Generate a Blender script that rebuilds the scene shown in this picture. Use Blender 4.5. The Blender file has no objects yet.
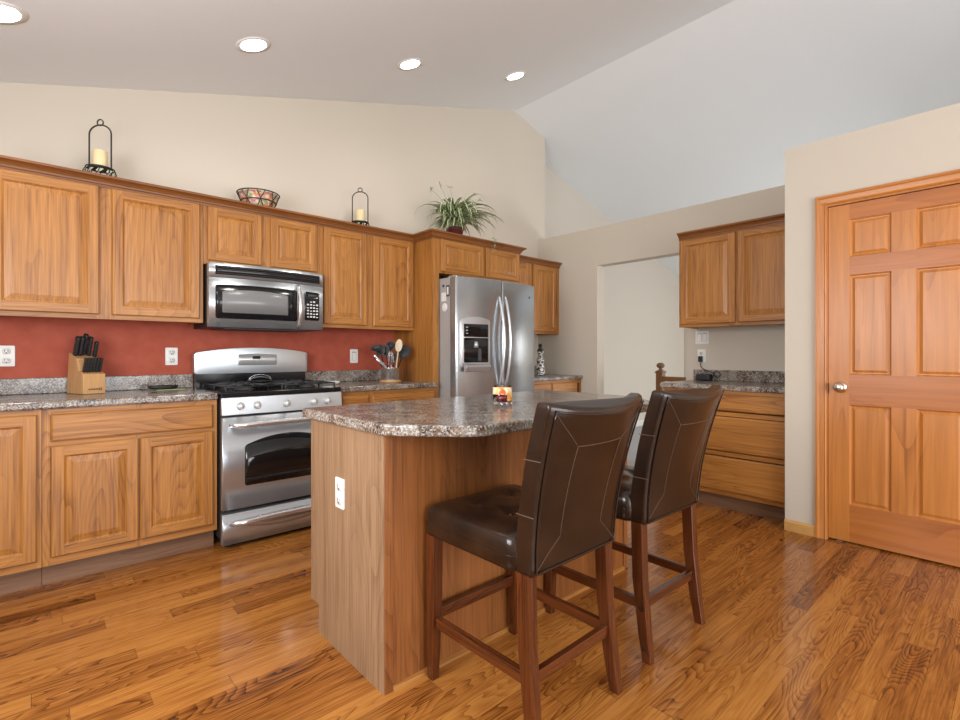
import bpy, bmesh, math, random
from mathutils import Vector, Matrix

S = bpy.context.scene
COL = S.collection
PI = math.pi
rad = math.radians

# ------------------------------------------------------------------ camera
F_PX, YAW, VH, CAM_H = 495.48, 0.8383, 353.46, 1.144
cam = bpy.data.cameras.new('camera')
cam.sensor_width = 36.0
cam.lens = 36.0 * F_PX / 960.0
cam.shift_y = -(360 - VH) / 960.0
cam.clip_start = 0.05
camo = bpy.data.objects.new('camera', cam)
COL.objects.link(camo)
camo.location = (0, 0, CAM_H)
camo.rotation_euler = (PI / 2, 0, YAW - PI / 2)
S.camera = camo

# ------------------------------------------------------------------ world, lights, exposure
w = bpy.data.worlds.new('world')
S.world = w
w.use_nodes = True
w.node_tree.nodes['Background'].inputs[0].default_value = (0.86, 0.93, 1.0, 1)
w.node_tree.nodes['Background'].inputs[1].default_value = 1.0
S.view_settings.view_transform = 'Standard'
S.view_settings.look = 'None'
S.view_settings.gamma = 1.0
S.view_settings.exposure = 0.0
S.view_settings.use_curve_mapping = False


def area(name, loc, direction, sx, sy, power, col=(1, 1, 1)):
    l = bpy.data.lights.new(name, 'AREA')
    l.shape = 'RECTANGLE'
    l.size, l.size_y = sx, sy
    l.energy = power
    l.color = col
    o = bpy.data.objects.new(name, l)
    COL.objects.link(o)
    o.location = loc
    o.rotation_euler = Vector(direction).to_track_quat('-Z', 'Y').to_euler()
    return o


# unseen fill lamps added behind camera and at left; dining daylight through its window
area('rear_fill', (1.2, -3.30, 1.25), (0, 1, 0.05), 3.4, 2.1, 175, (0.97, 0.985, 1.0))
area('left_fill', (-0.93, 1.2, 1.55), (1, 0.1, -0.05), 1.5, 1.0, 75, (0.95, 0.98, 1.0))
area('dining_daylight', (7.0, -0.35, 0.95), (0, 1, -0.45), 3.0, 1.5, 88, (1.0, 0.985, 0.97))

# ------------------------------------------------------------------ materials


def newmat(name):
    m = bpy.data.materials.new(name)
    m.use_nodes = True
    nt = m.node_tree
    return m, nt, nt.nodes['Principled BSDF']


def plain(name, col, rough=0.5, metal=0.0, spec=0.5, bump=0.0, bscale=80.0, coat=0.0, emit=None, es=1.0, trans=0.0, ior=1.45, alpha=1.0):
    m, nt, b = newmat(name)
    b.inputs['Base Color'].default_value = (*col, 1)
    b.inputs['Roughness'].default_value = rough
    b.inputs['Metallic'].default_value = metal
    b.inputs['Specular IOR Level'].default_value = spec
    b.inputs['Coat Weight'].default_value = coat
    b.inputs['Coat Roughness'].default_value = 0.15
    b.inputs['Transmission Weight'].default_value = trans
    b.inputs['IOR'].default_value = ior
    b.inputs['Alpha'].default_value = alpha
    if emit:
        b.inputs['Emission Color'].default_value = (*emit, 1)
        b.inputs['Emission Strength'].default_value = es
    # gentle procedural mottling, so no surface is a dead flat colour
    tc = nt.nodes.new('ShaderNodeTexCoord')
    no = nt.nodes.new('ShaderNodeTexNoise')
    no.inputs['Scale'].default_value = bscale
    no.inputs['Detail'].default_value = 4
    nt.links.new(tc.outputs['Object'], no.inputs['Vector'])
    mx = nt.nodes.new('ShaderNodeMixRGB')
    mx.blend_type = 'MULTIPLY'
    mx.inputs[0].default_value = 0.06
    mx.inputs[1].default_value = (*col, 1)
    nt.links.new(no.outputs['Fac'], mx.inputs[2])
    nt.links.new(mx.outputs[0], b.inputs['Base Color'])
    if bump:
        bp = nt.nodes.new('ShaderNodeBump')
        bp.inputs['Strength'].default_value = bump
        bp.inputs['Distance'].default_value = 0.002
        nt.links.new(no.outputs['Fac'], bp.inputs['Height'])
        nt.links.new(bp.outputs[0], b.inputs['Normal'])
    return m


def math_node(nt, op, a, b=None, c=None):
    n = nt.nodes.new('ShaderNodeMath')
    n.operation = op
    for i, v in enumerate((a, b, c)):
        if v is None:
            continue
        if isinstance(v, (int, float)):
            n.inputs[i].default_value = v
        else:
            nt.links.new(v, n.inputs[i])
    return n.outputs[0]


def ramp(nt, fac, stops):
    r = nt.nodes.new('ShaderNodeValToRGB')
    e = r.color_ramp.elements
    while len(e) < len(stops):
        e.new(0.5)
    for el, (p, c) in zip(e, stops):
        el.position = p
        el.color = (*c, 1)
    nt.links.new(fac, r.inputs[0])
    return r.outputs[0]


def wood(name, axis, light, dark, rough=0.42, coat=0.04, bands=11.0, contrast=0.55, sc=1.0, pore=0.55):
    """Oak-like grain running along the given local axis."""
    m, nt, b = newmat(name)
    tc = nt.nodes.new('ShaderNodeTexCoord')
    oi = nt.nodes.new('ShaderNodeObjectInfo')
    off = nt.nodes.new('ShaderNodeVectorMath')
    off.operation = 'MULTIPLY_ADD'
    cmb = nt.nodes.new('ShaderNodeCombineXYZ')
    for i in range(3):
        nt.links.new(oi.outputs['Random'], cmb.inputs[i])
    off.inputs[1].default_value = (37.0, 23.0, 51.0)
    nt.links.new(cmb.outputs[0], off.inputs[0])
    nt.links.new(tc.outputs['Object'], off.inputs[2])

    def scaled(s_along, s_across):
        mp = nt.nodes.new('ShaderNodeMapping')
        v = [s_across * sc] * 3
        v['xyz'.index(axis)] = s_along * sc
        mp.inputs['Scale'].default_value = v
        nt.links.new(off.outputs[0], mp.inputs['Vector'])
        return mp.outputs[0]
    def noise(s_al, s_ac, det):
        n = nt.nodes.new('ShaderNodeTexNoise')
        n.inputs['Scale'].default_value = 1.0
        n.inputs['Detail'].default_value = det
        nt.links.new(scaled(s_al, s_ac), n.inputs['Vector'])
        return n
    n1 = noise(0.75, 5.0, 1.0)
    sawt = math_node(nt, 'FRACT', math_node(nt, 'MULTIPLY', n1.outputs['Fac'], bands * 2.0))
    cath = math_node(nt, 'POWER', sawt, 3.0)
    n2 = noise(4.0, 150.0, 3.0)
    n3 = noise(1.0, 2.5, 2.0)
    n4 = noise(1.4, 34.0, 2.0)
    n5 = noise(0.8, 3.0, 1.0)
    msk = math_node(nt, 'SMOOTH_MAX', math_node(nt, 'MULTIPLY', math_node(nt, 'SUBTRACT', n5.outputs['Fac'], 0.42), 4.0), 0.0, 0.1)
    msk = math_node(nt, 'MINIMUM', msk, 1.0)
    f = math_node(nt, 'MULTIPLY', math_node(nt, 'MULTIPLY', cath, contrast), msk)
    f = math_node(nt, 'ADD', f, math_node(nt, 'MULTIPLY', math_node(nt, 'SUBTRACT', n2.outputs['Fac'], 0.40), pore * 2.6))
    f = math_node(nt, 'ADD', f, math_node(nt, 'MULTIPLY', math_node(nt, 'SUBTRACT', n4.outputs['Fac'], 0.45), 1.15))
    f = math_node(nt, 'ADD', f, math_node(nt, 'MULTIPLY', math_node(nt, 'SUBTRACT', n3.outputs['Fac'], 0.5), 0.35))
    f = math_node(nt, 'ADD', f, 0.18)
    mid = tuple((a * 0.6 + c * 0.4) for a, c in zip(light, dark))
    colr = ramp(nt, f, [(0.0, light), (0.45, mid), (1.0, dark)])
    nt.links.new(colr, b.inputs['Base Color'])
    b.inputs['Roughness'].default_value = rough
    b.inputs['Coat Weight'].default_value = coat
    b.inputs['Coat Roughness'].default_value = 0.22
    bp = nt.nodes.new('ShaderNodeBump')
    bp.inputs['Strength'].default_value = 0.06
    bp.inputs['Distance'].default_value = 0.002
    nt.links.new(n2.outputs['Fac'], bp.inputs['Height'])
    nt.links.new(bp.outputs[0], b.inputs['Normal'])
    return m


OAK_L, OAK_D = (0.475, 0.202, 0.042), (0.185, 0.060, 0.010)
M = {}
for ax in 'xyz':
    M['oak_' + ax] = wood('oak_grain_' + ax, ax, OAK_L, OAK_D)
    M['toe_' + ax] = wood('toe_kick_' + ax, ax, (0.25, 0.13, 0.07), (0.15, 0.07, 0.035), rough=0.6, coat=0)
    M['stool_' + ax] = wood('stool_wood_' + ax, ax, (0.125, 0.031, 0.007), (0.030, 0.007, 0.003), rough=0.22, coat=0.4)
    M['pine_' + ax] = wood('fir_door_' + ax, ax, (0.56, 0.212, 0.042), (0.31, 0.098, 0.016), rough=0.36, coat=0.08, bands=6, contrast=0.5, pore=0.25)
    M['pinered_' + ax] = wood('fir_rail_' + ax, ax, (0.48, 0.162, 0.034), (0.27, 0.078, 0.014), rough=0.36, coat=0.08, bands=6, contrast=0.5, pore=0.25)
    M['crown_' + ax] = wood('painted_shade_moulding_' + ax, ax, (0.27, 0.098, 0.022), (0.12, 0.036, 0.008))  # darker than the cabinet oak: shade under the crown painted into the colour
    M['rail_' + ax] = wood('brown_railing_' + ax, ax, (0.26, 0.115, 0.035), (0.12, 0.045, 0.012))
M['end_z'] = wood('island_end_laminate', 'z', (0.34, 0.205, 0.115), (0.16, 0.085, 0.042), rough=0.5, coat=0.0)
M['island_z'] = wood('island_back_panel', 'z', (0.33, 0.120, 0.030), (0.15, 0.045, 0.010))  # cabinet oak darkened, the shade on this side put into its colour
M['maple_z'] = wood('knife_block_wood', 'z', (0.62, 0.36, 0.16), (0.42, 0.2, 0.07), sc=2.5)
M['base_x'] = wood('baseboard_x', 'x', (0.62, 0.36, 0.12), (0.42, 0.2, 0.055), sc=1.2)
M['base_y'] = wood('baseboard_y', 'y', (0.62, 0.36, 0.12), (0.42, 0.2, 0.055), sc=1.2)
M['beige'] = plain('beige_wall_paint', (0.61, 0.548, 0.462), 0.85, spec=0.2, bump=0.15, bscale=220)
M['ceil'] = plain('white_ceiling_paint', (0.835, 0.86, 0.88), 0.9, spec=0.1, bump=0.2, bscale=150)
M['white'] = plain('white_plastic', (0.82, 0.81, 0.78), 0.35)
M['slot'] = plain('dark_slots', (0.05, 0.05, 0.05), 0.6)
M['dining'] = plain('pale_wall_paint', (0.68, 0.625, 0.55), 0.85, spec=0.2, bump=0.1, bscale=200)
M['black'] = plain('black_gloss', (0.012, 0.012, 0.013), 0.12, spec=0.5)
M['blackm'] = plain('black_matte', (0.02, 0.02, 0.021), 0.5)
M['iron'] = plain('cast_iron', (0.035, 0.035, 0.037), 0.55, bump=0.3, bscale=300)
M['darkglass'] = plain('oven_glass', (0.008, 0.008, 0.009), 0.06, spec=0.6)
M['greyglass'] = plain('microwave_screen', (0.20, 0.20, 0.20), 0.25, spec=0.6)
M['chrome'] = plain('polished_steel', (0.76, 0.78, 0.80), 0.27, metal=0.85)
M['grey'] = plain('grey_case', (0.48, 0.485, 0.49), 0.4, metal=0.3)
M['dgrey'] = plain('dark_grey_gasket', (0.07, 0.07, 0.075), 0.6)
M['silver'] = plain('silver_plastic', (0.55, 0.55, 0.56), 0.3, metal=0.6)
M['nickel'] = plain('satin_nickel', (0.70, 0.66, 0.58), 0.25, metal=1.0)
M['wax'] = plain('ivory_wax', (0.80, 0.66, 0.38), 0.5)
M['ironwork'] = plain('dark_wrought_iron', (0.03, 0.025, 0.022), 0.5)
M['dishgreen'] = plain('pale_green_leaf_metal', (0.42, 0.46, 0.33), 0.5)
M['crock'] = plain('crock_steel', (0.88, 0.89, 0.91), 0.14, metal=1.0)
M['knob'] = plain('bright_knob_metal', (0.70, 0.70, 0.70), 0.3, metal=0.5)
M['keys'] = plain('key_legends', (0.75, 0.75, 0.75), 0.5)
M['lamp'] = plain('lamp_lens', (0.9, 0.9, 0.9), 0.5, emit=(1, 0.98, 0.94), es=14)
M['carpet'] = plain('pale_grey_carpet', (0.52, 0.52, 0.53), 0.95, spec=0.1, bump=0.6, bscale=500)
M['pot'] = plain('dark_red_pot', (0.10, 0.022, 0.02), 0.35)
M['potrim'] = plain('pot_soil', (0.04, 0.028, 0.02), 0.9)
M['stitch'] = plain('tan_stitching', (0.13, 0.08, 0.05), 0.6)
M['cordblack'] = plain('black_cable', (0.015, 0.015, 0.015), 0.5)
M['cream'] = plain('cream_wooden_spoon', (0.66, 0.55, 0.38), 0.5)
M['paper'] = plain('white_paper', (0.8, 0.8, 0.79), 0.7)
M['greenmat'] = plain('pale_green_mat', (0.30, 0.33, 0.16), 0.4)
M['ceramic'] = plain('white_ceramic', (0.80, 0.78, 0.75), 0.15)
M['amber'] = plain('amber_label', (0.75, 0.33, 0.07), 0.4)
M['redwax'] = plain('dark_red_wax', (0.22, 0.01, 0.02), 0.25)
M['glass'] = plain('clear_glass', (1, 1, 1), 0.02, trans=1.0, ior=1.3)


def steel(name, axis, base=0.58, rough=0.30):
    m, nt, b = newmat(name)
    tc = nt.nodes.new('ShaderNodeTexCoord')
    mp = nt.nodes.new('ShaderNodeMapping')
    v = [420.0] * 3
    v['xyz'.index(axis)] = 1.5
    mp.inputs['Scale'].default_value = v
    nt.links.new(tc.outputs['Object'], mp.inputs['Vector'])
    n = nt.nodes.new('ShaderNodeTexNoise')
    n.inputs['Scale'].default_value = 1.0
    n.inputs['Detail'].default_value = 2
    nt.links.new(mp.outputs[0], n.inputs['Vector'])
    b.inputs['Metallic'].default_value = 0.82
    colr = ramp(nt, n.outputs['Fac'], [(0.2, (base * 0.91, base * 0.97, base * 1.03)), (0.8, (base * 0.97, base * 1.03, base * 1.09))])
    nt.links.new(colr, b.inputs['Base Color'])
    r = math_node(nt, 'ADD', math_node(nt, 'MULTIPLY', n.outputs['Fac'], 0.06), rough - 0.03)
    nt.links.new(r, b.inputs['Roughness'])
    bp = nt.nodes.new('ShaderNodeBump')
    bp.inputs['Strength'].default_value = 0.03
    bp.inputs['Distance'].default_value = 0.001
    nt.links.new(n.outputs['Fac'], bp.inputs['Height'])
    nt.links.new(bp.outputs[0], b.inputs['Normal'])
    return m


M['steel_x'] = steel('brushed_steel_x', 'x')
M['steel_z'] = steel('brushed_steel_z', 'z', base=0.44, rough=0.24)


def leather():
    m, nt, b = newmat('dark_brown_leather')
    tc = nt.nodes.new('ShaderNodeTexCoord')
    n = nt.nodes.new('ShaderNodeTexVoronoi')
    n.inputs['Scale'].default_value = 260
    nt.links.new(tc.outputs['Object'], n.inputs['Vector'])
    n2 = nt.nodes.new('ShaderNodeTexNoise')
    n2.inputs['Scale'].default_value = 9
    n2.inputs['Detail'].default_value = 5
    nt.links.new(tc.outputs['Object'], n2.inputs['Vector'])
    c = ramp(nt, n2.outputs['Fac'], [(0.3, (0.012, 0.0062, 0.004)), (0.75, (0.032, 0.0145, 0.0075))])
    nt.links.new(c, b.inputs['Base Color'])
    r = math_node(nt, 'ADD', math_node(nt, 'MULTIPLY', n2.outputs['Fac'], 0.12), 0.18)
    nt.links.new(r, b.inputs['Roughness'])
    b.inputs['Specular IOR Level'].default_value = 0.5
    bp = nt.nodes.new('ShaderNodeBump')
    bp.inputs['Strength'].default_value = 0.12
    bp.inputs['Distance'].default_value = 0.001
    nt.links.new(n.outputs['Distance'], bp.inputs['Height'])
    bp2 = nt.nodes.new('ShaderNodeBump')
    bp2.inputs['Strength'].default_value = 0.12
    bp2.inputs['Distance'].default_value = 0.01
    nt.links.new(n2.outputs['Fac'], bp2.inputs['Height'])
    nt.links.new(bp.outputs[0], bp2.inputs['Normal'])
    nt.links.new(bp2.outputs[0], b.inputs['Normal'])
    return m


M['leather'] = leather()


def granite(name, tint):
    m, nt, b = newmat(name)
    tc = nt.nodes.new('ShaderNodeTexCoord')
    big = nt.nodes.new('ShaderNodeTexNoise')
    big.inputs['Scale'].default_value = 12
    big.inputs['Detail'].default_value = 6
    big.inputs['Roughness'].default_value = 0.65
    nt.links.new(tc.outputs['Object'], big.inputs['Vector'])
    c1 = ramp(nt, big.outputs['Fac'], [(0.32, (0.03, 0.023, 0.02)), (0.44, (0.16, 0.095, 0.055)), (0.51, (0.34, 0.25, 0.165)), (0.60, (0.46, 0.41, 0.34)), (0.72, (0.16, 0.10, 0.07))])
    v = nt.nodes.new('ShaderNodeTexVoronoi')
    v.inputs['Scale'].default_value = 185
    nt.links.new(tc.outputs['Object'], v.inputs['Vector'])
    sp = nt.nodes.new('ShaderNodeSeparateColor')
    nt.links.new(v.outputs['Color'], sp.inputs[0])
    c2 = ramp(nt, sp.outputs[0], [(0.0, (0.012, 0.011, 0.012)), (0.27, (0.012, 0.011, 0.012)), (0.30, (0.17, 0.12, 0.09)), (0.58, (0.34, 0.30, 0.27)), (0.62, (0.50, 0.50, 0.50)), (0.80, (0.54, 0.53, 0.52)), (0.84, (0.17, 0.09, 0.05))])
    mx = nt.nodes.new('ShaderNodeMixRGB')
    mx.inputs[0].default_value = 0.55
    nt.links.new(c1, mx.inputs[1])
    nt.links.new(c2, mx.inputs[2])
    tn = nt.nodes.new('ShaderNodeMixRGB')
    tn.blend_type = 'MULTIPLY'
    tn.inputs[0].default_value = 1
    tn.inputs[2].default_value = (*tint, 1)
    nt.links.new(mx.outputs[0], tn.inputs[1])
    nt.links.new(tn.outputs[0], b.inputs['Base Color'])
    b.inputs['Roughness'].default_value = 0.2
    b.inputs['Specular IOR Level'].default_value = 0.5
    return m


M['granite'] = granite('speckled_stone_laminate', (0.86, 0.90, 0.95))


def floor_mat():
    m, nt, b = newmat('oak_floor_planks')
    W, L = 0.083, 1.05
    tc = nt.nodes.new('ShaderNodeTexCoord')
    sx = nt.nodes.new('ShaderNodeSeparateXYZ')
    nt.links.new(tc.outputs['Object'], sx.inputs[0])
    yv = math_node(nt, 'DIVIDE', sx.outputs[1], W)
    row = math_node(nt, 'FLOOR', yv)
    fy = math_node(nt, 'FRACT', yv)
    wn = nt.nodes.new('ShaderNodeTexWhiteNoise')
    wn.noise_dimensions = '1D'
    nt.links.new(row, wn.inputs['W'])
    xv = math_node(nt, 'ADD', math_node(nt, 'DIVIDE', sx.outputs[0], L), math_node(nt, 'MULTIPLY', wn.outputs['Value'], 7.0))
    pid = math_node(nt, 'FLOOR', xv)
    fx = math_node(nt, 'FRACT', xv)
    cm = nt.nodes.new('ShaderNodeCombineXYZ')
    nt.links.new(row, cm.inputs[0])
    nt.links.new(pid, cm.inputs[1])
    wn2 = nt.nodes.new('ShaderNodeTexWhiteNoise')
    wn2.noise_dimensions = '3D'
    nt.links.new(cm.outputs[0], wn2.inputs['Vector'])
    rnd = wn2.outputs['Value']
    # grain, offset per plank
    off = nt.nodes.new('ShaderNodeVectorMath')
    off.operation = 'MULTIPLY_ADD'
    off.inputs[1].default_value = (19.0, 31.0, 11.0)
    nt.links.new(wn2.outputs['Color'], off.inputs[0])
    nt.links.new(tc.outputs['Object'], off.inputs[2])

    def sc(v):
        mp = nt.nodes.new('ShaderNodeMapping')
        mp.inputs['Scale'].default_value = v
        nt.links.new(off.outputs[0], mp.inputs['Vector'])
        return mp.outputs[0]
    def noise(v, det):
        n = nt.nodes.new('ShaderNodeTexNoise')
        n.inputs['Scale'].default_value = 1
        n.inputs['Detail'].default_value = det
        nt.links.new(sc(v), n.inputs['Vector'])
        return n
    n1 = noise((1.5, 8.0, 5.0), 1.5)
    bands = math_node(nt, 'POWER', math_node(nt, 'FRACT', math_node(nt, 'MULTIPLY', n1.outputs['Fac'], 26.0)), 2.2)
    n5 = noise((1.2, 7.0, 3.0), 1.0)
    msk = math_node(nt, 'MINIMUM', math_node(nt, 'MAXIMUM', math_node(nt, 'MULTIPLY', math_node(nt, 'SUBTRACT', n5.outputs['Fac'], 0.36), 4.5), 0.15), 1.0)
    n2 = noise((7.0, 170.0, 10.0), 3)
    n4 = noise((2.0, 36.0, 10.0), 2)
    f = math_node(nt, 'MULTIPLY', math_node(nt, 'MULTIPLY', bands, msk), 0.5)
    f = math_node(nt, 'ADD', f, math_node(nt, 'MULTIPLY', math_node(nt, 'SUBTRACT', n2.outputs['Fac'], 0.42), 1.1))
    f = math_node(nt, 'ADD', f, math_node(nt, 'MULTIPLY', math_node(nt, 'SUBTRACT', n4.outputs['Fac'], 0.45), 0.7))
    f = math_node(nt, 'ADD', f, math_node(nt, 'MULTIPLY', math_node(nt, 'SUBTRACT', rnd, 0.4), 0.50))
    f = math_node(nt, 'ADD', f, 0.12)
    colr = ramp(nt, f, [(0.0, (0.46, 0.190, 0.042)), (0.35, (0.33, 0.118, 0.023)), (0.72, (0.17, 0.050, 0.009)), (1.0, (0.06, 0.019, 0.006))])
    g1 = math_node(nt, 'LESS_THAN', fy, 0.018)
    g2 = math_node(nt, 'LESS_THAN', fx, 0.0022)
    gap = math_node(nt, 'MAXIMUM', g1, g2)
    mx = nt.nodes.new('ShaderNodeMixRGB')
    nt.links.new(math_node(nt, 'MULTIPLY', gap, 0.6), mx.inputs[0])
    nt.links.new(colr, mx.inputs[1])
    mx.inputs[2].default_value = (0.06, 0.022, 0.008, 1)
    nt.links.new(mx.outputs[0], b.inputs['Base Color'])
    b.inputs['Specular IOR Level'].default_value = 0.5
    r = math_node(nt, 'ADD', math_node(nt, 'MULTIPLY', n2.outputs['Fac'], 0.14), 0.09)
    nt.links.new(r, b.inputs['Roughness'])
    bp = nt.nodes.new('ShaderNodeBump')
    bp.inputs['Strength'].default_value = 0.1
    bp.inputs['Distance'].default_value = 0.001
    h = math_node(nt, 'SUBTRACT', math_node(nt, 'MULTIPLY', n2.outputs['Fac'], 0.3), gap)
    nt.links.new(h, bp.inputs['Height'])
    nt.links.new(bp.outputs[0], b.inputs['Normal'])
    return m


M['floor'] = floor_mat()


def red_wall():
    """Beige paint with the painted red band between worktop and wall cabinets."""
    m, nt, b = newmat('wall_paint_with_red_band')
    tc = nt.nodes.new('ShaderNodeTexCoord')
    sx = nt.nodes.new('ShaderNodeSeparateXYZ')
    nt.links.new(tc.outputs['Object'], sx.inputs[0])
    a = math_node(nt, 'LESS_THAN', sx.outputs[2], 1.45)
    c = math_node(nt, 'LESS_THAN', sx.outputs[0], 2.395)
    f = math_node(nt, 'MULTIPLY', a, c)
    n = nt.nodes.new('ShaderNodeTexNoise')
    n.inputs['Scale'].default_value = 14
    n.inputs['Detail'].default_value = 6
    nt.links.new(tc.outputs['Object'], n.inputs['Vector'])
    rc = ramp(nt, n.outputs['Fac'], [(0.3, (0.365, 0.073, 0.041)), (0.7, (0.435, 0.098, 0.058))])
    mx = nt.nodes.new('ShaderNodeMixRGB')
    nt.links.new(f, mx.inputs[0])
    mx.inputs[1].default_value = (0.61, 0.548, 0.462, 1)
    nt.links.new(rc, mx.inputs[2])
    nt.links.new(mx.outputs[0], b.inputs['Base Color'])
    b.inputs['Roughness'].default_value = 0.7
    b.inputs['Specular IOR Level'].default_value = 0.25
    return m


M['redwall'] = red_wall()


def pattern_mat(name, cols, scale):
    m, nt, b = newmat(name)
    tc = nt.nodes.new('ShaderNodeTexCoord')
    v = nt.nodes.new('ShaderNodeTexVoronoi')
    v.inputs['Scale'].default_value = scale
    nt.links.new(tc.outputs['Object'], v.inputs['Vector'])
    sp = nt.nodes.new('ShaderNodeSeparateColor')
    nt.links.new(v.outputs['Color'], sp.inputs[0])
    r = nt.nodes.new('ShaderNodeValToRGB')
    r.color_ramp.interpolation = 'CONSTANT'
    e = r.color_ramp.elements
    while len(e) < len(cols):
        e.new(0.5)
    for i, (el, c) in enumerate(zip(e, cols)):
        el.position = i / len(cols)
        el.color = (*c, 1)
    nt.links.new(sp.outputs[0], r.inputs[0])
    nt.links.new(r.outputs[0], b.inputs['Base Color'])
    b.inputs['Roughness'].default_value = 0.35
    return m


M['leafmix'] = pattern_mat('painted_leaf_mix', [(0.55, 0.5, 0.38), (0.28, 0.33, 0.18), (0.62, 0.25, 0.12), (0.6, 0.2, 0.25), (0.68, 0.55, 0.35), (0.5, 0.16, 0.1)], 60)
M['jarlabel'] = pattern_mat('autumn_leaf_label', [(0.75, 0.5, 0.18), (0.85, 0.65, 0.4), (0.6, 0.1, 0.03), (0.85, 0.75, 0.55), (0.7, 0.25, 0.05)], 55)


def leaf_mat():
    m, nt, b = newmat('variegated_leaf')
    at = nt.nodes.new('ShaderNodeUVMap')
    sx = nt.nodes.new('ShaderNodeSeparateXYZ')
    nt.links.new(at.outputs[0], sx.inputs[0])
    d = math_node(nt, 'ABSOLUTE', math_node(nt, 'SUBTRACT', sx.outputs[0], 0.5))
    c = ramp(nt, d, [(0.0, (0.62, 0.68, 0.40)), (0.24, (0.58, 0.64, 0.38)), (0.31, (0.055, 0.13, 0.03)), (0.5, (0.04, 0.10, 0.022))])
    nt.links.new(c, b.inputs['Base Color'])
    b.inputs['Roughness'].default_value = 0.4
    return m


M['leaf'] = leaf_mat()

# ------------------------------------------------------------------ mesh helpers


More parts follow.
